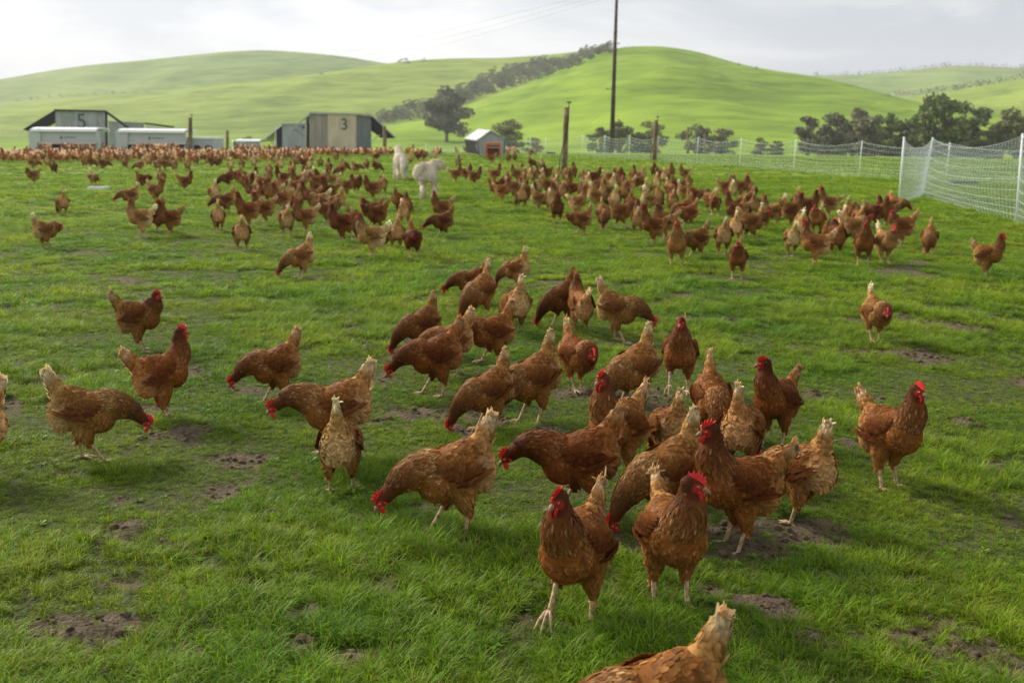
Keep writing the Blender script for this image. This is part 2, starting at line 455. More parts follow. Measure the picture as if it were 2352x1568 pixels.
def clods():
    mb = MB(); k = 0; r_ = np.random.default_rng(8)
    while k < 1500:
        r = math.sqrt(r_.uniform(4, 80)); a = radians(r_.uniform(-31, 31)); x, y = r * sin(a), r * cos(a)
        m_ = float(mudmask(np.array([x]), np.array([y]))[0])
        if m_ < .35: 
            if r_.uniform() > .03: continue
        s_ = r_.uniform(.004, .017) * (1.4 if r_.uniform() < .1 else 1); z = float(G(np.array([x]), np.array([y]))[0]); k += 1
        vs = []; fs = []
        for i in range(3):
            for j in range(5):
                q = 2 * pi * j / 5 + i * .6; rr_ = s_ * (.75, 1, .55)[i] * r_.uniform(.7, 1.2); vs.append((x + rr_ * cos(q) * 1.3, y + rr_ * sin(q), z + s_ * (-.5, .15, .7)[i] * r_.uniform(.8, 1.2)))
        for i in range(2):
            for j in range(5): fs.append((i * 5 + j, i * 5 + (j + 1) % 5, i * 5 + 5 + (j + 1) % 5, i * 5 + 5 + j))
        fs.append((10, 11, 12, 13, 14)); mb.add(vs, fs)
    o = mb.build('soil_clods', mat('clod_soil', (.10, .066, .045), .95, .1, noise=(30, (.05, .033, .022), (.17, .115, .078))), None, True); tag(o, 'crumbs of bare trodden soil scattered over the mud patches', 'soil', kind='stuff')
clods()

# ================================================================== HILLS
def hill_material(name, lo, hi, band=.8):
    mt = bpy.data.materials.new(name); mt.use_nodes = True; t = mt.node_tree
    b = t.nodes['Principled BSDF']; b.inputs['Roughness'].default_value = .95; b.inputs['Specular IOR Level'].default_value = .05
    g = N(t, 'ShaderNodeNewGeometry')
    mp = N(t, 'ShaderNodeMapping'); mp.inputs['Scale'].default_value = (.6, .6, 5.0); t.links.new(g.outputs['Position'], mp.inputs[0])
    n1 = N(t, 'ShaderNodeTexNoise'); n1.inputs['Scale'].default_value = .035; n1.inputs['Detail'].default_value = 8; n1.inputs['Roughness'].default_value = .6
    t.links.new(mp.outputs[0], n1.inputs['Vector'])
    n2 = N(t, 'ShaderNodeTexNoise'); n2.inputs['Scale'].default_value = .006; n2.inputs['Detail'].default_value = 4
    t.links.new(g.outputs['Position'], n2.inputs['Vector'])
    ad = N(t, 'ShaderNodeMath', operation='ADD'); t.links.new(n1.outputs[0], ad.inputs[0]); t.links.new(n2.outputs[0], ad.inputs[1])
    n3 = N(t, 'ShaderNodeTexNoise'); n3.inputs['Scale'].default_value = .11; n3.inputs['Detail'].default_value = 7; t.links.new(mp.outputs[0], n3.inputs['Vector'])
    ad2 = N(t, 'ShaderNodeMath', operation='ADD'); t.links.new(ad.outputs[0], ad2.inputs[0]); t.links.new(n3.outputs[0], ad2.inputs[1])
    hf = N(t, 'ShaderNodeMath', operation='MULTIPLY'); hf.inputs[1].default_value = .3333; t.links.new(ad2.outputs[0], hf.inputs[0])
    r = N(t, 'ShaderNodeValToRGB'); r.color_ramp.elements[0].position = .41; r.color_ramp.elements[0].color = (*lo, 1)
    r.color_ramp.elements[1].position = .57; r.color_ramp.elements[1].color = (*hi, 1)
    t.links.new(hf.outputs[0], r.inputs[0]); t.links.new(r.outputs[0], b.inputs['Base Color'])
    bp = N(t, 'ShaderNodeBump'); bp.inputs['Strength'].default_value = band; bp.inputs['Distance'].default_value = 6.0
    t.links.new(n1.outputs[0], bp.inputs['Height']); t.links.new(bp.outputs[0], b.inputs['Normal'])
    return mt

def azel(px, py):
    d = ray(px, py); return atan2(d.x, d.y), d.z / hypot(d.x, d.y)
HILLS = {}
def hill(name, pts, R, B, material, seed, back=1.5, W=.8, p=1.4, rough=1.0):
    """pts: skyline points; ridge at distance R, foot at distance B"""
    ae = [azel(a, b) for a, b in pts]
    A = np.array([q[0] for q in ae]); E = np.array([q[1] for q in ae])
    az = np.radians(np.arange(-46, 46.01, .3))
    el = np.interp(az, A, E)
    k = np.exp(-np.linspace(-2, 2, 9) ** 2); k /= k.sum()
    el = np.convolve(np.pad(el, 4, mode='edge'), k, 'valid')
    rr = np.concatenate([np.linspace(B, R, 60), np.linspace(R, R * back, 22)[1:]])
    AA, RR = np.meshgrid(az, rr)
    zb = -3.2
    s = np.clip((RR - B) / (R - B), 0, 1)
    prof = np.sin(pi / 2 * s) ** p
    bk = np.clip((RR - R) / (R * back - R), 0, 1); prof = prof * (1 - W * bk ** 2)
    X = RR * np.sin(AA); Y = RR * np.cos(AA)
    top = el[None, :] * R + CAM_H - zb
    sc = R / 400
    nz = (fbm(X / (60 * sc), Y / (110 * sc), seed, 4) - .5) * 14 * sc * rough * np.sin(pi * np.clip(s, 0, 1)) ** 1.0
    nz = nz + (fbm(X / (16 * sc), Y / (30 * sc), seed + 5, 3) - .5) * 1.3 * sc * rough * s
    amp = np.clip(top / 20, 0, 1)
    Z = zb + np.maximum(top, -2) * prof + nz * amp
    # scale every column so that its skyline is the photograph's
    for it in range(2):
        ratio = (Z - CAM_H) / RR; jm = np.argmax(ratio, axis=0); ii = np.arange(len(az))
        want = el * rr[jm] + CAM_H - zb; have = Z[jm, ii] - zb
        kx = np.where((el > .002) & (have > .5), np.clip(want / np.maximum(have, .5), .4, 2.0), 1.0)
        Z = zb + (Z - zb) * kx[None, :]
    V = np.stack([X, Y, Z], -1).reshape(-1, 3); na = len(az); nr = len(rr)
    i, j = np.meshgrid(np.arange(nr - 1), np.arange(na - 1), indexing='ij'); a = i * na + j
    F = np.stack([a, a + na, a + na + 1, a + 1], -1).reshape(-1, 4)[:, ::-1]
    me = np_mesh(name, V, F[:, ::-1], None, True, material)
    o = bpy.data.objects.new(name, me); col.objects.link(o); tag(o, kind='structure')
    HILLS[name] = (az, rr, Z)
    return o
def hill_z(name, x, y):
    az, rr, Z = HILLS[name]; a = atan2(x, y); r = hypot(x, y)
    if r < rr[0] or r > rr[-1]: return -99
    fa = (a - az[0]) / (az[1] - az[0]); ia = int(fa)
    if ia < 0 or ia >= len(az) - 1: return -99
    ir = int(np.searchsorted(rr, r)) - 1; ir = max(0, min(ir, len(rr) - 2)); fr = (r - rr[ir]) / (rr[ir + 1] - rr[ir]); fa -= ia
    return float((Z[ir, ia] * (1 - fa) + Z[ir, ia + 1] * fa) * (1 - fr) + (Z[ir + 1, ia] * (1 - fa) + Z[ir + 1, ia + 1] * fa) * fr)
def on_hill(px, py, names=None):
    """first hit of the pixel's ray with the hills"""
    d = ray(px, py); t = 120.0
    while t < 2600:
        p = Vector((0, 0, CAM_H)) + d * t
        h = max([hill_z(n, p.x, p.y) for n in (names or HILLS)] + [-3.1])
        if p.z <= h: return Vector((p.x, p.y, h))
        t += 1.5 + t * .002
    return None
gr_near = ((.12, .205, .014), (.24, .345, .030)); gr_mid = ((.12, .185, .024), (.26, .33, .050)); gr_far = ((.115, .190, .034), (.24, .31, .070))
hill('hill_far_left', [(-900, 260), (-300, 212), (0, 183), (100, 165), (200, 150), (330, 139), (430, 128), (520, 119), (600, 115), (700, 121), (800, 131), (880, 145), (1000, 158), (1300, 190), (1700, 260)],
     950, 420, hill_material('hill_pasture_pale', *gr_far), 3)
hill('hill_mid', [(-900, 290), (-300, 262), (0, 240), (150, 226), (300, 213), (450, 199), (600, 183), (720, 171), (800, 160), (880, 147), (960, 138), (1050, 134), (1150, 134), (1250, 127), (1330, 119), (1400, 110), (1470, 116), (1600, 180), (1900, 240), (2400, 300)],
     600, 300, hill_material('hill_pasture_olive', *gr_mid), 11)
hill('hill_far_right', [(1200, 300), (1500, 200), (1700, 176), (1870, 174), (1960, 173), (2050, 166), (2120, 158), (2200, 151), (2300, 155), (2352, 158), (2600, 165), (3200, 200)],
     1000, 600, hill_material('hill_pasture_pale_right', *gr_far), 23)
hill('hill_right_spur', [(1700, 300), (2000, 262), (2060, 232), (2110, 218), (2200, 206), (2280, 191), (2352, 178), (2500, 160), (3200, 150)],
     620, 230, hill_material('hill_pasture_spur', *gr_mid), 31)
hill('hill_right', [(-900, 306), (600, 306), (800, 303), (870, 293), (930, 283), (1000, 268), (1085, 237), (1200, 196), (1300, 157), (1390, 116), (1440, 107), (1520, 106), (1600, 118), (1700, 148), (1780, 163), (1850, 172), (1930, 188), (2020, 212), (2110, 236), (2200, 252), (2352, 272), (2600, 296), (3200, 305)],
     430, 165, hill_material('hill_pasture_bright', *gr_near), 47, back=1.35)

# ================================================================== HENS
def feather_material(name='plumage', trans=.22):
    mt = bpy.data.materials.new(name); mt.use_nodes = True; t = mt.node_tree
    for n in list(t.nodes): t.nodes.remove(n)
    out = N(t, 'ShaderNodeOutputMaterial'); vc = N(t, 'ShaderNodeVertexColor', layer_name='Col'); oi = N(t, 'ShaderNodeObjectInfo')
    m = N(t, 'ShaderNodeMixRGB', blend_type='MULTIPLY'); m.inputs[0].default_value = 1
    t.links.new(vc.outputs[0], m.inputs[1]); t.links.new(oi.outputs['Color'], m.inputs[2])
    p = N(t, 'ShaderNodeBsdfPrincipled'); p.inputs['Roughness'].default_value = .62; p.inputs['Specular IOR Level'].default_value = .10
    tr = N(t, 'ShaderNodeBsdfTranslucent'); t.links.new(m.outputs[0], p.inputs['Base Color']); t.links.new(m.outputs[0], tr.inputs[0])
    ms = N(t, 'ShaderNodeMixShader'); ms.inputs[0].default_value = trans
    t.links.new(p.outputs[0], ms.inputs[1]); t.links.new(tr.outputs[0], ms.inputs[2]); t.links.new(ms.outputs[0], out.inputs[0])
    return mt
M_PLUME = feather_material()
M_TAIL = feather_material('tail_plumage', .40)
M_COMB = mat('red_comb', (.62, .012, .012), .42, .5, noise=(60, (.50, .008, .010), (.72, .022, .018)), bump=(300, .4))
M_BEAK = mat('horn_beak', (.27, .15, .075), .5, .3)
M_SHANK = mat('scaly_shank', (.50, .34, .20), .6, .2, noise=(70, (.24, .155, .085), (.62, .43, .25)), bump=(220, .7))
M_EYE = mat('amber_eye', (.45, .16, .03), .1, .8)
M_PUPIL = mat('pupil', (.01, .008, .006), .08, .8)

def temp_remesh(balls, vox, smooth=6, fac=.5):
    """union of ellipsoids (centre, radii, 3x3 matrix or None) -> one continuous surface"""
    mb = MB()
    for c, r, M in balls: mb.ball(c, r, 14, 9, M=M)
    me = bpy.data.meshes.new('t'); me.from_pydata(mb.v, [], mb.f)
    bm = bmesh.new(); bm.from_mesh(me); bmesh.ops.remove_doubles(bm, verts=bm.verts, dist=1e-6)
    bmesh.ops.recalc_face_normals(bm, faces=bm.faces); bm.to_mesh(me); bm.free()
    o = bpy.data.objects.new('t', me); col.objects.link(o)
    r = o.modifiers.new('r', 'REMESH'); r.mode = 'VOXEL'; r.voxel_size = vox
    s = o.modifiers.new('s', 'SMOOTH'); s.factor = fac; s.iterations = smooth
    dg = bpy.context.evaluated_depsgraph_get(); ev = o.evaluated_get(dg); em = ev.to_mesh()
    em.calc_loop_triangles()
    nv = len(em.vertices); V = np.empty(nv * 3, np.float32); em.vertices.foreach_get('co', V)
    NM = np.empty(nv * 3, np.float32); em.vertices.foreach_get('normal', NM)
    nt_ = len(em.loop_triangles); T = np.empty(nt_ * 3, np.int32); em.loop_triangles.foreach_get('vertices', T)
    ev.to_mesh_clear(); bpy.data.objects.remove(o); bpy.data.meshes.remove(me)
    return V.reshape(-1, 3), NM.reshape(-1, 3), T.reshape(-1, 3)

def chain(pts, n=6):
    """pts: (x,y,z,rx,ry,rz) interpolated into overlapping balls"""
    out = []
    for a, b in zip(pts[:-1], pts[1:]):
        for i in range(n):
            f = i / n; q = [a[k] * (1 - f) + b[k] * f for k in range(6)]
            out.append((q[:3], q[3:], None))
    out.append((pts[-1][:3], pts[-1][3:], None))
    return out

def rotmat(ax, deg): return Matrix.Rotation(radians(deg), 3, ax)

DARK = np.array((.070, .018, .0045)); CHEST = np.array((.235, .076, .0125)); TAN = np.array((.50, .235, .065)); CREAM = np.array((.80, .60, .34))
def mixc(a, b, f): f = np.asarray(f)[..., None]; return a * (1 - f) + b * f

def feather_geo(P, NN, D, L, W, lift, ca, cb, edge=None, rs=None):
    """arrays of rooted feathers: point, normal, direction, length, width, lift (rad), base and tip colours"""
    n = len(P)
    D = D - (D * NN).sum(-1, keepdims=True) * NN; D /= np.linalg.norm(D, axis=1, keepdims=True) + 1e-9
    S = np.cross(D, NN)
    rows = [(0.0, .35, -.10), (.42, 1.0, .10), (.80, .80, .02), (1.0, .24, -.06)]
    V = np.zeros((n, 8, 3)); C = np.zeros((n, 8, 3))
    cl, sl = np.cos(lift)[:, None], np.sin(lift)[:, None]
    U = D * cl + NN * sl; NU = NN * cl - D * sl
    for k, (f, w, h) in enumerate(rows):
        c = P + U * (L * f)[:, None] + NU * (L * h)[:, None] - NN * .0015
        V[:, 2 * k] = c + S * (W * w / 2)[:, None] - NU * (W * .10 * w)[:, None]
        V[:, 2 * k + 1] = c - S * (W * w / 2)[:, None] - NU * (W * .10 * w)[:, None]
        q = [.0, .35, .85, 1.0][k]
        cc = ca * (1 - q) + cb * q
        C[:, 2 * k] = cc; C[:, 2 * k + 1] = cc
    base = (np.arange(n) * 8)[:, None, None]
    f = np.array([[0, 1, 3, 2], [2, 3, 5, 4], [4, 5, 7, 6]])[None]
    return V.reshape(-1, 3), (base + f).reshape(-1, 4), C.reshape(-1, 3)

# pose: body pitch (nose down +), head (x,y,z), head yaw, head pitch (down +), body height, feet (xl, zl, xr, zr), tail lift
POSES = {
 'alert':  dict(b=-9, head=(.130, 0, .405), yaw=0, hp=5, h=.222, feet=(.015, 0, .025, 0), tail=0),
 'stretch': dict(b=-14, head=(.135, 0, .43), yaw=0, hp=0, h=.225, feet=(.01, 0, .03, 0), tail=-6),
 'alert_left': dict(b=-9, head=(.120, .02, .40), yaw=55, hp=10, h=.222, feet=(.03, 0, .0, 0), tail=0),
 'alert_right': dict(b=-9, head=(.120, -.02, .40), yaw=-55, hp=10, h=.222, feet=(.0, 0, .03, 0), tail=0),
 'step':   dict(b=-6, head=(.145, 0, .395), yaw=-8, hp=12, h=.225, feet=(-.015, 0, .075, .055), tail=0),
 'rest':   dict(b=-4, head=(.135, 0, .335), yaw=-5, hp=5, h=.215, feet=(.01, 0, .03, 0), tail=4),
 'walk':   dict(b=2, head=(.205, 0, .300), yaw=0, hp=15, h=.215, feet=(-.075, 0, .115, 0), tail=-4),
 'forage': dict(b=11, head=(.262, 0, .150), yaw=0, hp=42, h=.215, feet=(-.03, 0, .07, 0), tail=0),
 'reach':  dict(b=10, head=(.270, 0, .215), yaw=0, hp=32, h=.215, feet=(-.10, 0, .06, 0), tail=-4),
 'peck':   dict(b=20, head=(.245, 0, .060), yaw=0, hp=66, h=.212, feet=(.0, 0, .05, 0), tail=6),
 'peck_left': dict(b=19, head=(.210, .075, .060), yaw=35, hp=60, h=.212, feet=(.03, 0, .0, 0), tail=4),
 'peck_right': dict(b=19, head=(.210, -.075, .060), yaw=-35, hp=60, h=.212, feet=(-.02, 0, .05, 0), tail=4),
 'look_down': dict(b=8, head=(.190, -.015, .245), yaw=-15, hp=35, h=.215, feet=(-.02, 0, .05, .02), tail=8),
 'turn_back': dict(b=-4, head=(.110, .055, .370), yaw=80, hp=12, h=.220, feet=(.0, 0, .03, 0), tail=2),
}
def make_hen(pose, seed=0, far=False):
    """returns dict of meshes (in the hen's own space, x forward, feet on z = 0)"""
    q = POSES[pose]; r_ = np.random.default_rng(seed + 1000)
    B = rotmat('Y', q['b']); O = Vector((0, 0, q['h'] + .014))
    def W_(x, y, z): return O + B @ Vector((x, y, z))
    balls = []
    def ell(x, y, z, rx, ry, rz, tilt=0): balls.append((tuple(W_(x, y, z)), (rx, ry, rz), rotmat('Y', q['b'] + tilt)))
    ell(.005, 0, .0, .128, .086, .084); ell(.065, 0, -.012, .080, .080, .082); ell(-.07, 0, -.022, .078, .078, .074)
    ell(-.035, 0, .03, .10, .066, .06); ell(-.02, 0, -.035, .09, .06, .06); ell(-.098, 0, .008, .052, .060, .074)
    # saddle rising to the tail
    ta = radians(52 + q['tail'])
    tb = Vector((-.105, 0, .045)); tdir = Vector((-cos(ta), 0, sin(ta)))
    for i in range(9):
        f = i / 8; c = Vector((-.06, 0, .030)).lerp(tb, min(1, f * 2)) if f < .5 else tb + tdir * (.098 * (f - .5) * 2)
        balls.append((tuple(W_(*c)), (.072 - .044 * f, .060 - .047 * f, .066 - .038 * f), B))
    # neck
    hd = Vector(q['head']) + Vector((0, 0, .012 if q['head'][2] > .2 else 0)); yaw, hp = radians(q['yaw']), radians(q['hp'])
    sh = W_(.085, 0, .03); mid_dir = (B @ Vector((1, 0, .55))).normalized()
    hdir = Vector((cos(yaw) * cos(hp), sin(yaw) * cos(hp), -sin(hp)))
    back = hd - hdir * .022
    if hd.z > .25: c1 = sh + Vector((.045, 0, .06)) * (1 if hd.z > .3 else .8); c2 = hd + Vector((-.022, 0, -.075))
    else: c1 = sh + (hd - sh) * .33 + Vector((0, 0, .030)); c2 = hd - hdir * .075 + Vector((-.01, 0, .03))
    npts = []
    for i in range(15):
        f = i / 14; p = sh * (1 - f) ** 3 + c1 * 3 * f * (1 - f) ** 2 + c2 * 3 * f * f * (1 - f) + back * f ** 3
        rad = np.interp(f, [0, .25, .55, .8, 1], [.070, .063, .050, .036, .0255])
        npts.append((p, rad)); balls.append((tuple(p), (rad, rad * .92, rad), None))
    Mh = Matrix.Rotation(yaw, 3, 'Z') @ Matrix.Rotation(hp, 3, 'Y')
    balls.append((tuple(hd), (.027, .0185, .0205), Mh)); balls.append((tuple(hd + hdir * .014), (.017, .012, .013), Mh))
    # thighs
    hocks = []
    for sgn, fx, fz in ((1, q['feet'][0], q['feet'][1]), (-1, q['feet'][2], q['feet'][3])):
        hip = W_(-.005, sgn * .045, -.03); foot = Vector((fx, sgn * .045, fz))
        hock = Vector((hip.x * .45 + foot.x * .55 - .018, sgn * .046, .088 + fz * .8)); hocks.append((hock, foot))
        for i in range(8):
            f = i / 7; p = hip.lerp(hock, f); rad = np.interp(f, [0, .5, 1], [.050, .034, .0125])
            balls.append((tuple(p), (rad * 1.15, rad * .8, rad), None))
    V, NM, T = temp_remesh(balls, .0065 if not far else .013, 7 if not far else 3)
    V = V.astype(float); NM = NM.astype(float)
    # flow line from head to tail tip
    poly = [np.array(hd)] + [np.array(p) for p, _ in npts[::-1][2::3]] + [np.array(W_(.02, 0, .045)), np.array(W_(-.05, 0, .05)), np.array(W_(*tb)), np.array(W_(*(tb + tdir * .12)))]
    nn = len(npts[::-1][2::3])
    lab = [0] + list(np.linspace(.06, .36, nn)) + [.5, .65, .8, 1.0]
    poly = np.array(poly); lab = np.array(lab)
    def region(P):
        best = np.full(len(P), 9.); u = np.zeros(len(P)); D = np.zeros((len(P), 3))
        for k in range(len(poly) - 1):
            a, b = poly[k], poly[k + 1]; ab = b - a; t = np.clip(((P - a) @ ab) / (ab @ ab), 0, 1)
            d = np.linalg.norm(P - (a + t[:, None] * ab), axis=1); s = d < best
            best = np.where(s, d, best); u = np.where(s, lab[k] + (lab[k + 1] - lab[k]) * t, u); D[s] = ab / np.linalg.norm(ab)
        bl = (np.array(B.transposed()) @ (P - np.array(O)).T).T
        belly = sstep(-.015, -.055, bl[:, 2]) * (u > .40) if True else 0
        return u, D, bl, belly
    def sstepr(a, b, x): return 1 - sstep(b, a, x)
    def colour(P):
        u, D, bl, _ = region(P)
        low = 1 - sstep(-.060, -.012, bl[:, 2])
        body = (u > .40)
        c = mixc(DARK * 1.2, CHEST * .8, sstep(.0, .16, u))                        # head and upper neck
        c = mixc(c, CHEST * 1.1, sstep(.16, .32, u))
        c = mixc(c, CHEST * .95, sstep(.38, .46, u))                          # back and breast
        front = sstep(.03, .11, bl[:, 0]) * body
        c = mixc(c, CHEST * 1.02 + TAN * .06, front * .8)
        c = mixc(c, (CHEST + TAN) * .55, low * body * sstep(.06, -.02, bl[:, 0]) if False else low * body * (1 - sstep(-.02, .07, bl[:, 0])))
        fluff = (1 - sstep(-.120, -.030, bl[:, 0])) * (1 - sstep(-.01, .05, bl[:, 2])) * body
        c = mixc(c, TAN * .70 + CREAM * .50, fluff * .95)
        c = mixc(c, TAN * 1.0, sstep(.70, .88, u)); c = mixc(c, CREAM * .95, sstep(.88, .97, u))
        return c, u, D, bl, low * body, fluff
    cv, u, D, bl, low, fluff = colour(V)
    # red bare face round the eye
    hl = (np.array(Mh.transposed()) @ (V - np.array(hd)).T).T
    face = (1 - sstep(.75, 1.15, np.hypot((hl[:, 0] - .012) / .017, (hl[:, 2] + .002) / .014))) * (hl[:, 0] > -.02)
    face = face * (np.linalg.norm(hl, axis=1) < .04)
    cv = mixc(cv, np.array((.42, .035, .028)), face)
    out = {}
    if far:
        out['far'] = (V, T, cv, hd, Mh, hocks, W_, tb, tdir); return out
    # feathers over the whole surface
    tri = V[T]; ar = np.linalg.norm(np.cross(tri[:, 1] - tri[:, 0], tri[:, 2] - tri[:, 0]), axis=1) / 2
    cen = tri.mean(1); _, uc, _, _, lowc, fluffc = colour(cen)
    hlc = (np.array(Mh.transposed()) @ (cen - np.array(hd)).T).T
    dens = np.where(uc < .05, 2.0, np.where(uc < .38, 2.6, 1.0)) * np.where((hlc[:, 0] > .002) & (np.linalg.norm(hlc, axis=1) < .05), 0, 1) * (1 + .5 * lowc)
    w = ar * dens; w /= w.sum(); n = 5600
    ti = r_.choice(len(T), n, p=w); b1, b2 = r_.uniform(size=n), r_.uniform(size=n); sw = b1 + b2 > 1; b1[sw], b2[sw] = 1 - b1[sw], 1 - b2[sw]
    t0, t1, t2 = T[ti, 0], T[ti, 1], T[ti, 2]; b0 = 1 - b1 - b2
    P = V[t0] * b0[:, None] + V[t1] * b1[:, None] + V[t2] * b2[:, None]
    NN = NM[t0] * b0[:, None] + NM[t1] * b1[:, None] + NM[t2] * b2[:, None]; NN /= np.linalg.norm(NN, axis=1, keepdims=True)
    ca, u, D, bl, low, fl = colour(P)
    D = D * (1 - .75 * low)[:, None] + np.array((-.25, 0, -1.0)) * (.75 * low)[:, None]
    brst = (u < .42) * (1 - sstep(.0, .035, bl[:, 2])) * (np.abs(bl[:, 0] - .07) < .12)
    D = D * (1 - .9 * brst)[:, None] + np.array((-.45, 0, -1.0)) * (.9 * brst)[:, None]
    D = D + r_.normal(0, .13, (n, 3))
    neck = (u < .40) & (brst < .5)
    L = np.where(brst > .5, .020, np.where(u < .05, .010, np.where(neck, .026, .025))) * r_.uniform(.75, 1.25, n) * (1 + .25 * low + .3 * (u > .75))
    Wd = np.where(brst > .5, .0105, np.where(u < .05, .006, np.where(neck, .0065, .0135))) * r_.uniform(.8, 1.2, n) * (1 - .25 * low)
    lift = np.clip(r_.normal(.09, .06, n) + .10 * low + .08 * fl, .02, .5)
    hv = r_.uniform(.62, 1.3, n)[:, None]
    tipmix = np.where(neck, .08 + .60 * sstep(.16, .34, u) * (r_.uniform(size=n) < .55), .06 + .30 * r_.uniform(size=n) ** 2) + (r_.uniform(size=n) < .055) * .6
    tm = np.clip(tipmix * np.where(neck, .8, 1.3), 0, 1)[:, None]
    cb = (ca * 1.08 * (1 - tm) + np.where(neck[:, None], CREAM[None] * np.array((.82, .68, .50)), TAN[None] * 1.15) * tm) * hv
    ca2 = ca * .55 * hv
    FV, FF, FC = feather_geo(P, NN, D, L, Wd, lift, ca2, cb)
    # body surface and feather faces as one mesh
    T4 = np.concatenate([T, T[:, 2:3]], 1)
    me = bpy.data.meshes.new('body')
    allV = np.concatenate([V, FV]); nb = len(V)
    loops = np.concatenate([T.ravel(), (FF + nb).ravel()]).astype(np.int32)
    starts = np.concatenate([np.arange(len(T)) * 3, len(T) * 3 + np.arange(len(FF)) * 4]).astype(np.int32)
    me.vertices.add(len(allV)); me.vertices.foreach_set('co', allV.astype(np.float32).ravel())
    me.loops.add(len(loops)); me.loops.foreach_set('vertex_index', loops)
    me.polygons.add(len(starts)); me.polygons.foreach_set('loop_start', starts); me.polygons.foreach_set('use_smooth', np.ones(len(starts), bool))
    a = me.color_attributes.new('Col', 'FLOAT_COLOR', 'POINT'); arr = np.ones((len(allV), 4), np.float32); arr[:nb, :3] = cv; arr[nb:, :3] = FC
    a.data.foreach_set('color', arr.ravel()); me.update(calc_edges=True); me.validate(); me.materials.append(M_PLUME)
    out['body'] = me
    # ---- wings: a folded wing of layered coverts and flight feathers lying on each side
    for sgn, nm in ((1, 'wing_l'), (-1, 'wing_r')):
        Pw = []; Dw = []; Nw = []; Lw = []; Ww = []; A_ = []; B_ = []
        for row, (z0, x0, x1, cnt, L0, W0) in enumerate([(-.030, -.065, .02, 12, .072, .013), (-.014, -.058, .045, 15, .050, .013), (.0, -.052, .058, 16, .038, .013), (.013, -.045, .065, 17, .030, .0125), (.025, -.036, .072, 17, .026, .012), (.036, -.028, .075, 16, .024, .012), (.046, -.01, .07, 13, .022, .012)]):
            for k in range(cnt):
                f = k / (cnt - 1); x = x0 + (x1 - x0) * f
                yy = .079 * math.sqrt(max(.05, 1 - (x / .14) ** 2)) * math.sqrt(max(.1, 1 - (max(z0 - .01, 0) / .075) ** 2)) + .007 + .0012 * (6 - row) + .0012 * (k % 2)
                p = W_(x, sgn * yy, z0 + .014 + (-.015 * (f) if row == 0 else 0))
                Pw.append(p); d = B @ Vector((-1, -.12 * sgn, .22 - .035 * row + r_.normal(0, .09))); Dw.append(d)
                Nw.append(B @ Vector((0, sgn, max(0, z0) * 9)).normalized())
                Lw.append(L0 * r_.uniform(.9, 1.12)); Ww.append(W0 * r_.uniform(.9, 1.15))
                h = r_.uniform(.7, 1.25); base = (DARK * 1.5 + CHEST * .10) if row < 3 else (DARK * 1.2 + CHEST * .30 if row < 5 else CHEST * .8)
                A_.append(base * h * .8); q_ = .30 * r_.uniform() ** 1.5; B_.append((base * 1.3 * (1 - q_) + TAN * q_) * h)
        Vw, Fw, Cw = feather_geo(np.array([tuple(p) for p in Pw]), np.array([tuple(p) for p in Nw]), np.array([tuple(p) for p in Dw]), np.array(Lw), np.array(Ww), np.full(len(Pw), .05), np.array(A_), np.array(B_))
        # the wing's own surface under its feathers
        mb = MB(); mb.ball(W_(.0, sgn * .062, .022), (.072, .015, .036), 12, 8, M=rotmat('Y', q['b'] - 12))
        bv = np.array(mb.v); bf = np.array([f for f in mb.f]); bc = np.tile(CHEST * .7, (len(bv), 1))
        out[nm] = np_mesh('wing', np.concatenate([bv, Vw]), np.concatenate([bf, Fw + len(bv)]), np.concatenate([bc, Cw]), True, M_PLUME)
    # ---- tail: narrow tent of long feathers
    Pt = []; Dt = []; Nt = []; Lt = []; Wt = []; A_ = []; B_ = []
    for lay in range(3):
        for k in range(13 if lay < 2 else 9):
            for sgn in (-1, 1):
                f = k / (12 if lay < 2 else 8); ang = ta + radians(-20 + 34 * f) - (.1 if lay == 2 else 0)
                p = W_(tb.x + tdir.x * .055 * f + .012 * lay + .004, sgn * (.026 - .019 * f + .003 * (2 - lay)), tb.z + tdir.z * .055 * f - .050 * (1 - f))
                d = B @ Vector((-cos(ang), sgn * (-.06 - .08 * f) + r_.normal(0, .03), sin(ang) + r_.normal(0, .04)))
                Pt.append(p); Dt.append(d); Nt.append(B @ Vector((.0, sgn, .15)))
                Lt.append([.092, .070, .050][lay] * r_.uniform(.84, 1.05) * (.50 + .50 * f)); Wt.append(.014 * r_.uniform(.8, 1.15))
                h = r_.uniform(.85, 1.12); A_.append(mixc(CHEST * 1.1, TAN, .55 + .4 * (1 - f)) * h); B_.append(mixc(TAN * 1.25, CREAM, (.60 + .4 * r_.uniform()) * (.75 + .25 * f)) * h)
    for k in range(30):                                            # frayed downy ends
        f = r_.uniform(); ang = ta + radians(-18 + 34 * f); sgn = r_.choice((-1, 1)); q_ = .045 + .045 * f
        p = W_(tb.x + tdir.x * .055 * f - cos(ang) * q_ * .8, sgn * .010, tb.z + tdir.z * .055 * f - .05 * (1 - f) + sin(ang) * q_ * .8)
        Pt.append(p); Dt.append(B @ Vector((-cos(ang), r_.normal(0, .12), sin(ang) + r_.normal(0, .10)))); Nt.append(B @ Vector((r_.normal(0, .4), sgn, .2)))
        Lt.append(r_.uniform(.028, .05)); Wt.append(.006); A_.append(TAN * 1.2); B_.append(mixc(TAN * 1.3, CREAM, r_.uniform(.2, 1)))
    Nt = np.array([tuple(p) for p in Nt]); Nt /= np.linalg.norm(Nt, axis=1, keepdims=True)
    Vw, Fw, Cw = feather_geo(np.array([tuple(p) for p in Pt]), Nt, np.array([tuple(p) for p in Dt]), np.array(Lt), np.array(Wt), np.full(len(Pt), .0), np.array(A_), np.array(B_))
    out['tail'] = np_mesh('tail', Vw, Fw, Cw, True, M_TAIL)
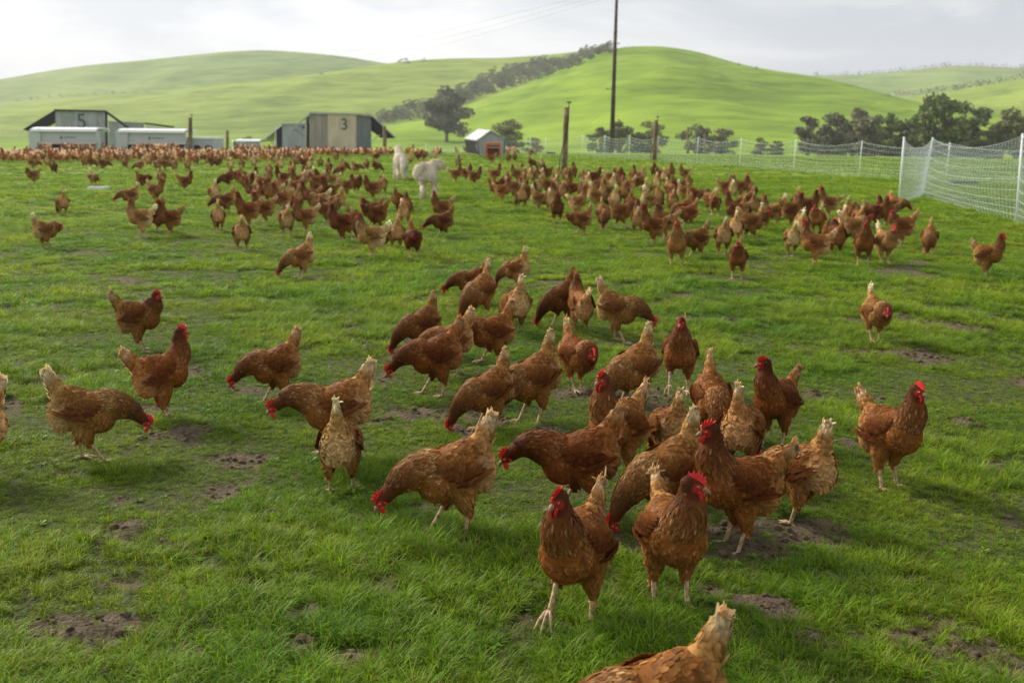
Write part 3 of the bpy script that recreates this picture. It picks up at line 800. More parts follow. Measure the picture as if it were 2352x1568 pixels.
    # ---- head pieces
    def H(x, y, z): return hd + Mh @ Vector((x, y, z))
    mb = MB()                                                       # comb: serrated plate
    prof = [(.022, .014), (.026, .022), (.021, .026), (.021, .036), (.013, .029), (.010, .043), (.003, .032), (-.003, .047), (-.009, .032), (-.016, .044), (-.019, .028), (-.029, .034), (-.030, .018), (-.024, .010), (0, .013)]
    lean = r_.uniform(-.25, .25)
    mb.prism([H(x, -.0018 + lean * max(0, z - .018), z) for x, z in prof], Mh @ Vector((0, .0036, 0)))
    me = mb.mesh('comb'); me.materials.append(M_COMB); out['comb'] = me
    for sgn, nm in ((1, 'wattle_l'), (-1, 'wattle_r')):
        mb = MB(); mb.ball(H(.020, sgn * .006, -.024), (.0085, .003, .0135), 10, 7, M=Mh); mb.ball(H(.016, sgn * .0085, -.013), (.007, .004, .007), 8, 6, M=Mh)
        mb.ball(H(-.006, sgn * .0175, -.009), (.0045, .0025, .0085), 8, 6, M=Mh)
        me = mb.mesh('wattle', True); me.materials.append(M_COMB); out[nm] = me
        mb = MB(); mb.ball(H(.012, sgn * .0148, .004), (.0044, .0022, .0042), 10, 8, M=Mh); me = mb.mesh('eye', True); me.materials.append(M_EYE)
        mb2 = MB(); mb2.ball(H(.0124, sgn * .0166, .004), (.0023, .0010, .0023), 8, 6, M=Mh); m2 = mb2.mesh('pupil', True); m2.materials.append(M_PUPIL)
        out['eye' + nm[-2:]] = me; out['pupil' + nm[-2:]] = m2
    mb = MB(); mb.tube([H(.018, 0, -.002), H(.030, 0, -.0015), H(.040, 0, -.006), H(.045, 0, -.012)], [.0085, .0068, .004, .0008], 8)
    mb.tube([H(.020, 0, -.007), H(.030, 0, -.0085), H(.039, 0, -.0105)], [.006, .0045, .001], 6)
    me = mb.mesh('beak', True); me.materials.append(M_BEAK); out['beak'] = me
    # ---- legs: shank, three front toes, one hind toe, claws
    for (hock, foot), nm, sgn in ((hocks[0], 'leg_l', 1), (hocks[1], 'leg_r', -1)):
        mb = MB(); ank = foot + Vector((-.004, 0, .011)); lifted = foot.z > .03
        mb.tube([hock + (hock - ank) * .18, hock, hock.lerp(ank, .5), ank, foot + Vector((.004, 0, .006))], [.0095, .0088, .0072, .0080, .0072], 8)
        for ta_, ln in ((0, .060), (30, .049), (-30, .049), (180, .026)):
            a = radians(ta_); dx, dy = cos(a), sin(a); dz = -.55 if lifted else 0
            p0 = foot + Vector((.002, 0, .006)); pts = [p0, p0 + Vector((dx, dy, dz * .5)) * ln * .35 + Vector((0, 0, .002)), p0 + Vector((dx, dy, dz)) * ln * .75 + Vector((0, 0, -.001)), p0 + Vector((dx, dy, dz * 1.3)) * ln + Vector((0, 0, -.004)), p0 + Vector((dx, dy, dz * 1.3)) * (ln + .008) + Vector((0, 0, -.007))]
            mb.tube(pts, [.0064, .0054, .0046, .0036, .0010], 6)
        me = mb.mesh('leg', True); me.materials.append(M_SHANK); out[nm] = me
    return out

HEN = {}
def hen_meshes(pose):
    if pose not in HEN: HEN[pose] = make_hen(pose, len(HEN))
    return HEN[pose]
def far_hen_mesh(pose, seed):
    V, T, cv, hd, Mh, hocks, W_, tb, tdir = make_hen(pose, seed, True)['far']
    Vs = [V]; Fs = [T]; Cs = [cv]; n = len(V)
    def addtri(mb, c):
        nonlocal n
        v = np.array(mb.v); f = []
        for q in mb.f:
            for k in range(1, len(q) - 1): f.append((q[0], q[k], q[k + 1]))
        Vs.append(v); Fs.append(np.array(f) + n); Cs.append(np.tile(np.array(c), (len(v), 1))); n += len(v)
    mb = MB(); a = W_(*(tb + tdir * .03)); b = W_(*(tb + tdir * .13))
    mb.ball(a.lerp(b, .5), (.040, .020, .062), 6, 4, M=rotmat('Y', 25)); addtri(mb, CREAM * .9)
    mb = MB(); mb.ball(hd + Mh @ Vector((-.002, 0, .026)), (.026, .004, .017), 6, 4, M=Mh); mb.ball(hd + Mh @ Vector((.018, 0, -.016)), (.012, .011, .015), 6, 4, M=Mh); addtri(mb, (.58, .015, .015))
    mb = MB()
    for h, f in hocks: mb.tube([h, f], .006, 4)
    addtri(mb, (.48, .33, .2))
    return np.concatenate(Vs), np.concatenate(Fs), np.concatenate(Cs)

def put_part(me, name, root, colr):
    o = bpy.data.objects.new(name, me); col.objects.link(o); o.parent = root; o.color = colr; return o
def place_hen(px, py, heading, pose, label, group=None, tone=1.0, scale=1.0, level=2):
    """heading 0 = facing right in the photograph, 90 = away; level 2 all parts, 1 the larger ones"""
    p = at(px, py); az_ = atan2(p.x, p.y)
    if pose in POSES: hm = hen_meshes(pose)
    root = empty('hen', p - Vector((0, 0, .004)), radians(heading) - az_)
    up = POSES[pose]['head'][2] > .29; root.scale = (scale * .96 * random.uniform(.96, 1.04), scale * 1.08 * random.uniform(.95, 1.06), scale * (1.09 if up else 1.02) * random.uniform(.97, 1.04))
    tag(root, label, 'hen', group or 'brown hens foraging on the pasture')
    t = 1 + (tone - 1) * 1.35; wv = random.uniform(.93, 1.07); gv = random.uniform(.94, 1.16); colr = (t * wv, t * gv * (1 + (t - 1) * .5), t * gv * (1 + (t - 1) * 1.1), 1)
    for k, nm in (('body', 'body'), ('wing_l', 'wing'), ('wing_r', 'wing'), ('tail', 'tail'), ('comb', 'comb'), ('leg_l', 'leg'), ('leg_r', 'leg')):
        put_part(hm[k], nm, root, colr)
    if level >= 2:
        for k, nm in (('beak', 'beak'), ('wattle_l', 'wattle'), ('wattle_r', 'wattle')): put_part(hm[k], nm, root, colr)
        for s in ('_l', '_r'):
            e = put_part(hm['eye' + s], 'eye', root, colr); pu = put_part(hm['pupil' + s], 'pupil', root, colr); pu.parent = e
    else:
        put_part(hm['wattle_l'], 'wattle', root, colr)
    return root

# ================================================================== TREES
def leaf_material(name, a, b):
    mt = bpy.data.materials.new(name); mt.use_nodes = True; t = mt.node_tree
    p = t.nodes['Principled BSDF']; p.inputs['Roughness'].default_value = .7; p.inputs['Specular IOR Level'].default_value = .2
    vc = N(t, 'ShaderNodeVertexColor', layer_name='Col')
    m = N(t, 'ShaderNodeMixRGB'); m.inputs[1].default_value = (*a, 1); m.inputs[2].default_value = (*b, 1)
    sp = N(t, 'ShaderNodeSeparateColor'); t.links.new(vc.outputs[0], sp.inputs[0]); t.links.new(sp.outputs[0], m.inputs[0])
    t.links.new(m.outputs[0], p.inputs['Base Color'])
    return mt
M_LEAF = [leaf_material('gum_leaves_olive', (.11, .12, .040), (.29, .30, .11)),
          leaf_material('gum_leaves_grey', (.14, .14, .080), (.30, .295, .17)),
          leaf_material('gum_leaves_green', (.090, .12, .034), (.25, .30, .085))]
M_BARK = mat('gum_bark', (.12, .10, .085), .9, .1, noise=(3, (.07, .055, .045), (.19, .165, .14)))

def tree(loc, H, W, label, mi=0, nl=2600, seed=0, group=None, lobes=None, trunk=.30, lean=0.0, name='gum_tree', leaf=.30, sparse=1.0):
    """trunk with forking limbs, crown of many leaf sprays gathered in lobes at the limbs' ends"""
    r_ = np.random.default_rng(seed + 500)
    root = empty(name, loc); tag(root, label, 'tree', group)
    nlb = lobes or 11; tone = r_.uniform(.0, .35)
    ends = []
    wood = MB(); tr = max(.05, H * .030)
    fork = Vector((lean * H * .15, 0, H * trunk))
    wood.tube([(0, 0, -.4), (0, 0, .1), fork * .5 + Vector((lean * .1, 0, 0)), fork], [tr * 1.6, tr * 1.2, tr, tr * .85], 7)
    for k in range(nlb):
        a = 2 * pi * k / nlb * 2.4 + r_.uniform(-.4, .4); f = (k + .5) / nlb
        hz = trunk * .9 + (1 - trunk) * (.10 + .76 * f) * r_.uniform(.86, 1.05); rad = W / 2 * math.sqrt(max(.08, 1 - (abs(f - .3) * 1.3) ** 2)) * r_.uniform(.25, .85)
        e = Vector((cos(a) * rad + lean * H * .25 * f, sin(a) * rad * .85, min(hz * H, H * .93)))
        midp = fork.lerp(e, .5) + Vector((0, 0, H * .05))
        wood.tube([fork, midp, e], [tr * .6, tr * .38, tr * .12], 5, cap=False)
        ends.append((e, W * r_.uniform(.12, .23), H * r_.uniform(.07, .14)))
    wood.build('trunk', M_BARK, root, True)
    n = nl; which = r_.integers(0, len(ends), n)
    E = np.array([tuple(e[0]) for e in ends])[which]; RX = np.array([e[1] for e in ends])[which]; RZ = np.array([e[2] for e in ends])[which]
    d = r_.normal(size=(n, 3)); d /= np.linalg.norm(d, axis=1, keepdims=True)
    rr = r_.uniform(size=n) ** .45
    Pp = E + d * rr[:, None] * np.stack([RX, RX, RZ], -1)
    Pp[:, 2] = np.maximum(Pp[:, 2], H * trunk * .45 * r_.uniform(.4, 1, n))
    a1 = r_.normal(size=(n, 3)); a1 /= np.linalg.norm(a1, axis=1, keepdims=True); a2 = np.cross(a1, r_.normal(size=(n, 3))); a2 /= np.linalg.norm(a2, axis=1, keepdims=True)
    s = leaf * r_.uniform(.5, 1.3, n)[:, None] * H / 9
    V = np.stack([Pp - a1 * s - a2 * s * .35, Pp + a1 * s * .1 - a2 * s * .6, Pp + a1 * s + a2 * s * .15, Pp - a1 * s * .2 + a2 * s * .6], 1).reshape(-1, 3)
    F = (np.arange(n) * 4)[:, None] + np.arange(4)[None]
    lobe_t = r_.uniform(-.2, 1, len(ends))[which]
    c = np.clip(.45 * r_.uniform(size=n) + .55 * lobe_t - tone, 0, 1); C = np.repeat(np.stack([c, c, c], -1), 4, 0)
    me = np_mesh('crown', V, F, C, False, M_LEAF[mi]); cr = bpy.data.objects.new('crown', me); col.objects.link(cr); cr.parent = root
    return root

def ground_behind(px, dist):
    """point on the falling ground at a distance, in the direction of px"""
    d = ray(px, 330); a = atan2(d.x, d.y); x, y = dist * sin(a), dist * cos(a)
    z = max([float(G(x, y, False))] + [hill_z(n, x, y) for n in HILLS])
    return Vector((x, y, z))
def tree_px(px, top, width, dist, label, **k):
    p = ground_behind(px, dist); zt = CAM_H + (295 + (px - CX) * tan(ROLL) - top) / FPX * dist * 1.0
    return tree(p, zt - p.z, width / FPX * dist, label, **k)

# thin morning haze over the whole valley
hz = MB(); hz.box((0, 0, 62), (3500, 3500, 137)); hzm = bpy.data.materials.new('haze'); hzm.use_nodes = True
for n in list(hzm.node_tree.nodes): hzm.node_tree.nodes.remove(n)
hv_ = N(hzm.node_tree, 'ShaderNodeVolumePrincipled'); hv_.inputs['Density'].default_value = .00038; hv_.inputs['Color'].default_value = (.93, .95, .97, 1); hv_.inputs['Anisotropy'].default_value = .2
ho_ = N(hzm.node_tree, 'ShaderNodeOutputMaterial'); hzm.node_tree.links.new(hv_.outputs[0], ho_.inputs['Volume'])
tag(hz.build('haze', hzm), kind='stuff')

_n = 'first second third fourth fifth sixth seventh eighth ninth tenth eleventh twelfth thirteenth fourteenth fifteenth sixteenth seventeenth eighteenth nineteenth twentieth'.split()
NTH = _n + ['twenty-' + q for q in _n[:9]] + ['thirtieth'] + ['thirty-' + q for q in _n[:9]]
# the big gum at the foot of the gully
pb = on_hill(1026, 327) or ground_behind(1026, 240)
db = hypot(pb.x, pb.y)
tree(pb, (328 - 200) / FPX * db, 112 / FPX * db, 'large grey gum tree with a forked trunk standing alone at the foot of the gully', mi=1, nl=5200, seed=1, lobes=26, trunk=.14, leaf=.26)
tree_px(1168, 268, 92, 150, 'spreading olive gum tree behind the tilted grey shelter', mi=0, nl=2600, seed=2, lobes=12, trunk=.2)
for i, (x, t, w, mi, lb) in enumerate([(1378, 288, 62, 0, 'low olive tree just behind the base of the power pole'), (1425, 270, 80, 0, 'rounded olive tree right behind the tall power pole'),
        (1490, 276, 70, 0, 'olive tree behind the wooden post with a wire on top'), (1600, 279, 66, 1, 'bare-branched grey bush by itself behind the netting'), (1655, 287, 70, 1, 'wide low grey bush beside the bare-branched bush'),
        (1748, 314, 40, 0, 'small reddish olive bush behind the netting'), (1785, 315, 30, 0, 'smallest bush behind the netting'), (1225, 312, 50, 1, 'low grey bush behind the netting next to the shelter')]):
    tree_px(x, t, w * 1.3, 140, lb, mi=mi, nl=2400, seed=10 + i, lobes=14, trunk=.05)
for i, (x, t, w, mi, lb) in enumerate([(1862, 262, 80, 1, 'small grey gum at the outer edge of the clump behind the netting'), (1905, 252, 90, 1, 'open-crowned grey gum tree behind the netting fence'), (1950, 246, 86, 1, 'grey gum tree with a flat dark top behind the netting'),
        (2005, 252, 80, 1, 'brownish gum tree in the middle of the clump'), (2050, 262, 110, 2, 'olive-green bushy tree in the clump'), (2105, 238, 110, 2, 'broad dark gum tree left of the tallest one'),
        (2165, 214, 120, 2, 'tallest dark green gum tree in the clump behind the netting'), (2220, 236, 130, 2, 'wide dark gum tree beside the tallest one'), (2292, 258, 60, 1, 'distant grey tree seen between two dark gums'),
        (2345, 250, 100, 0, 'dark brown gum tree cut by the edge of the picture'), (2120, 290, 130, 0, 'low olive scrub under the tall gums'), (1985, 285, 120, 0, 'low brown scrub under the grey gums'), (2270, 300, 90, 0, 'low dark scrub beside the last gum'), (1900, 300, 110, 2, 'low green scrub under the open-crowned gum'), (2050, 305, 120, 1, 'low grey scrub under the bushy olive tree'), (2195, 305, 110, 0, 'low olive scrub just behind the corner of the netting')]):
    tree_px(x, t, w, 135 + (i % 3) * 8, lb, mi=mi, nl=3000, seed=30 + i, lobes=15, trunk=.07, lean=(i % 3 - 1) * .5, group='gum trees behind the netting fence')
# gully between the hills
r_ = np.random.default_rng(5)
gl = []
line_lo = [(872, 282), (930, 278), (985, 268), (1050, 240), (1095, 222), (1150, 208), (1210, 190), (1270, 170), (1330, 150), (1385, 122)]
wid = [(872, 14), (930, 34), (985, 34), (1050, 34), (1095, 40), (1150, 44), (1210, 44), (1270, 30), (1330, 26), (1385, 12)]
for i in range(210):
    x = 868 + (1400 - 868) * (i + r_.uniform()) / 210
    y0 = np.interp(x, [a for a, b in line_lo], [b for a, b in line_lo]); w = np.interp(x, [a for a, b in wid], [b for a, b in wid])
    gl.append((x, y0 - r_.uniform(0, 1) * w * .85 + 2, r_.uniform(19, 33) * (.78 if x < 1000 else 1.0 if x < 1250 else .8)))
gl.sort(key=lambda q: q[1])
for i, (x, y, h) in enumerate(gl):
    p = on_hill(x, y)
    if p is None: continue
    d = hypot(p.x, p.y)
    tree(p - Vector((0, 0, .3)), h / FPX * d, h * r_.uniform(1.1, 1.6) / FPX * d, 'grey-green gum tree in the long belt of trees running up the gully between the hills', mi=[1, 1, 0, 2][i % 4], nl=360, seed=100 + i, group='gum trees in the gully', lobes=7, trunk=.12, leaf=.42)
def small_tree(px, py, h, w, label, group, i, mi=1, nl=160, names=None):
    p = on_hill(px, py, names)
    if p is None: return
    d = hypot(p.x, p.y)
    tree(p - Vector((0, 0, .2)), h / FPX * d, w / FPX * d, label, mi=mi, nl=nl, seed=300 + i, group=group, lobes=5, trunk=.1, leaf=.6)
small_tree(929, 147, 15, 32, 'larger round tree standing on the saddle of the hill skyline', None, 1, nl=400)
small_tree(973, 142, 9, 17, 'smaller tree on the skyline beside the larger round one', None, 2, nl=260)
small_tree(738, 173, 9, 9, 'lone small tree on the slope below the pale hill', None, 3)
small_tree(1697, 151, 8, 9, 'lone small tree on the shoulder of the bright hill', None, 4)
small_tree(1737, 160, 9, 6, 'thin lone tree on the falling ridge of the bright hill', None, 5)
for i in range(34):
    x = 1872 + i * 14.5 + r_.uniform(-4, 4)
    yy = np.interp(x, [1870, 1960, 2050, 2120, 2200, 2300, 2352], [175.5, 174.5, 168, 160, 153, 157, 160])
    small_tree(x, yy, r_.uniform(6, 13), r_.uniform(10, 19), 'tiny tree on the farthest skyline, ' + NTH[i] + ' from the pole side', 'trees along the far skyline', 20 + i, nl=110)
for i in range(24):
    x = 2042 + i * 13.2 + r_.uniform(-4, 4)
    yy = np.interp(x, [2040, 2080, 2110, 2200, 2280, 2352], [222, 220, 218, 207, 193, 181])
    small_tree(x, yy, r_.uniform(9, 17), r_.uniform(13, 22), 'small tree in the slanting row on the far spur, ' + NTH[i] + ' from the bottom', 'trees along the far spur', 70 + i, nl=110)
for i in range(13):
    x = 45 + i * 24 + r_.uniform(-8, 8); yy = np.interp(x, [40, 150, 330], [234, 222, 214])
    small_tree(x, yy, r_.uniform(6, 11), r_.uniform(10, 19), 'tiny dark bush at the foot of the pale hill, ' + NTH[i] + ' from the left', 'bushes on the pale hill', 110 + i, nl=80)
tree_px(566, 308, 48, 130, 'round brown bush behind the far feeders', mi=1, nl=900, seed=90, lobes=8, trunk=.1)

# ================================================================== SHEDS, FEEDERS
M_CLAD = mat('grey_cladding', (.30, .32, .33), .6, .3, noise=(1.2, (.33, .35, .36), (.39, .41, .42)))
M_CLAD2 = mat('pale_cladding', (.38, .42, .43), .6, .3)
M_TAUPE = mat('taupe_panel', (.36, .32, .27), .7, .2); M_BEIGE = mat('beige_panel', (.64, .54, .39), .7, .2, noise=(.8, (.61, .51, .37), (.67, .57, .42)))
M_SLATE = mat('slate_panel', (.185, .205, .215), .6, .3); M_BLACK = mat('black_canvas', (.022, .023, .025), .7, .2)
M_WHITE = mat('white_paint', (.74, .75, .74), .5, .4); M_GALV = mat('galvanised_steel', (.40, .42, .42), .6, .3, .1, noise=(8, (.32, .34, .34), (.48, .50, .49)))
M_DARK = mat('painted_shade', (.03, .028, .026), .9, .1); M_RUST = mat('rust_orange', (.55, .15, .045), .7, .2, noise=(5, (.42, .10, .03), (.62, .19, .06)))  # M_DARK: near-black, shade under shed and feeders put into the colour
M_TANP = mat('tan_lip', (.50, .43, .36), .6, .3); M_FGREY = mat('feeder_grey', (.50, .53, .54), .55, .35); M_INK = mat('dark_print', (.06, .085, .09), .6, .3)
M_RUB = mat('tyre_rubber', (.03, .03, .03), .8, .2); M_WOOD = mat('weathered_post', (.22, .15, .085), .85, .15, noise=(6, (.13, .085, .05), (.30, .22, .13)), bump=(30, .4))
M_POLE = mat('dark_pole', (.075, .05, .04), .8, .2, noise=(4, (.05, .032, .026), (.12, .085, .07)))
M_BLUE = mat('blue_print', (.04, .10, .30), .5, .3); M_NAVY = mat('dark_blue_plastic', (.03, .05, .09), .5, .4)
M_PLAST = mat('white_plastic', (.80, .82, .80), .4, .5)
SKEW = 0.0
def P2(px, py, Y): return on_plane_y(px, py, Y)
def poly(name, pts, Y, depth, material, root, label=None, dx=0.0):
    """outline given on the plane y = Y, pushed back by depth"""
    o = Vector(root.location); mb = MB(); mb.prism([P2(a, b, Y) - o for a, b in pts], (SKEW * depth, depth, 0))
    ob = mb.build(name, material, root)
    if label: ob['label'] = label
    return ob
def bar(name, a, b, Y, r, material, root, Yb=None):
    o = Vector(root.location); mb = MB(); mb.tube([P2(*a, Y) - o, P2(*b, Yb or Y) - o], r, 6); return mb.build(name, material, root)
def slab(name, pa, pb, Ya, Yb, th, material, root):
    """sloping sheet: edge pa-pb on the front plane, carried straight back to Yb"""
    o = Vector(root.location); a = P2(*pa, Ya); b = P2(*pb, Ya); sk = SKEW * (Yb - Ya); a2 = Vector((a.x + sk, Yb, a.z)); b2 = Vector((b.x + sk, Yb, b.z))
    n = (b - a).cross(a2 - a).normalized() * th; mb = MB(); mb.prism([a - o, b - o, b2 - o, a2 - o], n); return mb.build(name, material, root)
def text(body, px, py, Y, h_px, material, root, name='number', rot=0, ext=.01):
    cu = bpy.data.curves.new(name, 'FONT'); cu.body = body; cu.size = h_px / FPX * Y * 1.42; cu.extrude = ext; cu.align_x = 'CENTER'; cu.align_y = 'CENTER'
    o = bpy.data.objects.new(name, cu); col.objects.link(o); o.parent = root; o.location = P2(px, py, Y) - Vector(root.location); o.rotation_euler = (pi / 2, 0, 0); cu.materials.append(material); TEXTS.append(o); return o
TEXTS = []
def gnd(px, Y):
    d = ray(px, 340); x = d.x / d.y * Y; return Vector((x, Y, float(G(x, Y, False))))

def ribs(mt, per, depth=.12):
    t = mt.node_tree; b = t.nodes['Principled BSDF']; tc = N(t, 'ShaderNodeTexCoord'); w = N(t, 'ShaderNodeTexWave'); w.inputs['Scale'].default_value = 1 / per / pi
    w.bands_direction = 'X'; w.inputs['Distortion'].default_value = .15; t.links.new(tc.outputs['Object'], w.inputs['Vector'])
    bp = N(t, 'ShaderNodeBump'); bp.inputs['Strength'].default_value = .8; bp.inputs['Distance'].default_value = depth; t.links.new(w.outputs['Fac'], bp.inputs['Height']); t.links.new(bp.outputs[0], b.inputs['Normal'])
    st = N(t, 'ShaderNodeTexNoise'); st.inputs['Scale'].default_value = 1.6; st.inputs['Detail'].default_value = 8; mp_ = N(t, 'ShaderNodeMapping'); mp_.inputs['Scale'].default_value = (2.5, 2.5, .5)
    t.links.new(tc.outputs['Object'], mp_.inputs[0]); t.links.new(mp_.outputs[0], st.inputs['Vector'])
    rp = N(t, 'ShaderNodeMapRange'); rp.inputs[1].default_value = .3; rp.inputs[2].default_value = .7; rp.inputs[3].default_value = .78; rp.inputs[4].default_value = 1.12; t.links.new(st.outputs[0], rp.inputs[0])
    sc_ = N(t, 'ShaderNodeVectorMath', operation='SCALE'); t.links.new(rp.outputs[0], sc_.inputs[3])
    if b.inputs['Base Color'].is_linked: t.links.new(b.inputs['Base Color'].links[0].from_socket, sc_.inputs[0])
    else: sc_.inputs[0].default_value = b.inputs['Base Color'].default_value[:3]
    t.links.new(sc_.outputs[0], b.inputs['Base Color'])
for q in (M_CLAD, M_CLAD2, M_TAUPE, M_BEIGE, M_SLATE): ribs(q, .16, .03)
# shed numbered 3
SKEW = -.21
Y3 = 66.5
s3 = empty('poultry_shed', gnd(783, Y3)); tag(s3, 'mobile hen shed numbered 3 with a beige middle panel and open side flaps', 'shed')
poly('wall_panel', [(711, 262), (752, 263), (752, 347), (711, 346)], Y3, .08, M_TAUPE, s3, 'taupe cladding panel')
poly('wall_panel', [(752.4, 262.5), (818.5, 264.5), (818.5, 347.5), (752.4, 347.5)], Y3 - .05, .13, M_BEIGE, s3, 'beige cladding panel with the number 3')
poly('wall_panel', [(819, 266), (852.5, 268), (853, 346), (819, 346.5)], Y3, .08, M_SLATE, s3, 'slate blue cladding panel')
poly('shed_core', [(714, 263), (850, 268), (850, 345), (714, 345)], Y3 + .1, 4.9, M_CLAD, s3)
poly('corner_post', [(704, 268), (710.5, 262.5), (710.5, 347), (704, 347)], Y3 + .03, 5.0, M_BLACK, s3)
poly('roof', [(709, 258.5), (712, 257), (853, 262.5), (855, 268), (818, 264), (711, 261.5)], Y3 - .15, 5.4, M_GALV, s3)
poly('fascia', [(819, 264.3), (853, 267.2), (853, 269.5), (819, 266)], Y3 - .1, .09, M_RUST, s3)
slab('side_flap', (711, 261), (654, 308), Y3 - .1, Y3 + 5, .07, M_GALV, s3)
poly('flap_edge', [(712, 260), (712, 264.5), (656, 311), (652, 309)], Y3 - .16, .06, M_GALV, s3)
bar('strut', (670, 298), (704, 325), Y3, .045, M_GALV, s3); bar('strut', (675, 296), (705, 318), Y3 + .5, .035, M_GALV, s3)
bar('strut', (703, 270), (702, 347), Y3 - .05, .06, M_TANP, s3)
slab('side_flap', (854, 267), (908, 318), Y3 - .1, Y3 + 5, .07, M_GALV, s3)
poly('flap_curtain', [(854.5, 271), (906, 317.5), (886, 318.5), (872, 307), (855, 296)], Y3 - .02, 4.5, M_BLACK, s3)
bar('strut', (874, 309), (854, 324), Y3, .03, M_GALV, s3)
poly('chassis', [(712, 347), (853, 347), (853, 349.6), (712, 349.6)], Y3 + .15, 4.6, M_DARK, s3)  # shade of the gap beneath the shed is painted into this slab
for a in (725, 780, 838): poly('skid', [(a, 349.6), (a + 8, 349.6), (a + 8, 354), (a, 354)], Y3 + .3, .4, M_DARK, s3)
text('3', 791, 287, Y3 - .075, 25, M_INK, s3)
# shed behind it
SKEW = 0
Yb = 78
s4 = empty('poultry_shed', gnd(675, Yb)); tag(s4, 'pale grey hen shed with a blue round sign half hidden behind shed 3', 'shed')
poly('wall_panel', [(648, 286), (676, 285.5), (676, 345), (648, 345)], Yb, .06, M_CLAD2, s4); poly('wall_panel', [(676.5, 285.5), (701, 286), (701, 345), (676.5, 345)], Yb, .06, M_CLAD2, s4)
poly('shed_core', [(649, 287), (700, 287), (700, 344), (649, 344)], Yb + .07, 4.5, M_CLAD, s4); poly('roof', [(645, 285), (648, 283), (702, 283), (702, 286), (646, 287)], Yb - .1, 5, M_GALV, s4)
poly('corner_post', [(635, 295), (647, 287), (647, 346), (635, 346)], Yb + .02, 4.6, M_BLACK, s4); bar('strut', (632.5, 296), (632.5, 345), Yb, .06, M_WHITE, s4)
slab('side_flap', (647, 286), (595, 325), Yb - .1, Yb + 4.5, .08, M_WHITE, s4); poly('flap_edge', [(646, 286), (646, 290), (597, 329), (594, 326)], Yb - .2, .08, M_WHITE, s4)
bar('strut', (612, 318), (634, 334), Yb, .04, M_GALV, s4)
mb = MB(); mb.tube([P2(696.5, 293, Yb - .04) - s4.location, P2(696.5, 293, Yb) - s4.location], .115, 16); mb.build('round_sign', M_BLUE, s4)
# shed numbered 5
SKEW = -.37
Y5 = 71.0
s5 = empty('poultry_shed', gnd(186, Y5)); tag(s5, 'mobile hen shed numbered 5 in grey cladding with black side flaps', 'shed')
for a, b in ((127, 167), (167.4, 224), (224.4, 241)): poly('wall_panel', [(a, 254 + (a - 127) * .026), (b, 254 + (b - 127) * .026), (b, 346), (a, 346)], Y5 - (.04 if a > 150 and a < 200 else 0), .08, M_CLAD, s5)
poly('shed_core', [(129, 256), (240, 258), (240, 345), (129, 345)], Y5 + .1, 4.9, M_CLAD, s5)
poly('roof', [(123, 252.5), (125, 251), (243, 254), (244, 258), (242, 257.5), (125, 254.8)], Y5 - .15, 5.4, M_BLACK, s5)
poly('corner_post', [(241.5, 257), (246.5, 258), (248, 346), (243, 346)], Y5 - .02, .3, M_BLACK, s5)
slab('side_flap', (125, 253.5), (53, 297), Y5 - .1, Y5 + 5, .08, M_BLACK, s5)
poly('flap_curtain', [(125, 255), (55, 297.5), (61, 301), (92, 296), (105, 289), (125, 277)], Y5 - .02, 4.5, M_BLACK, s5)
slab('side_flap', (246, 260), (296, 296), Y5 - .1, Y5 + 5, .09, M_BLACK, s5); poly('flap_edge', [(245, 257.5), (297, 294), (296, 298), (245, 262)], Y5 - .2, .1, M_BLACK, s5)
text('5', 187.5, 280, Y5 - .06, 33, M_INK, s5)
# grey shed behind it
SKEW = -.4
Y6 = 82
s6 = empty('poultry_shed', gnd(320, Y6)); tag(s6, 'far grey shed with a pale sloping roof flap behind the second long feeder', 'shed')
for a, b in ((249, 284), (284.4, 309), (309.4, 331)): poly('wall_panel', [(a, 280 + (a - 249) * .04), (b, 280 + (b - 249) * .04), (b, 345), (a, 345)], Y6, .08, M_CLAD, s6)
poly('shed_core', [(250, 283), (330, 286), (330, 344), (250, 344)], Y6 + .1, 4.5, M_CLAD, s6); poly('roof', [(248, 278), (333, 281.5), (333, 284.5), (248, 281)], Y6 - .1, 5, M_GALV, s6)
slab('side_flap', (333, 285), (400, 294), Y6 - .1, Y6 + 5, .12, M_BLACK, s6); poly('flap_side', [(334, 288), (396, 296), (420, 300), (340, 300)], Y6 + .1, .1, M_WHITE, s6)

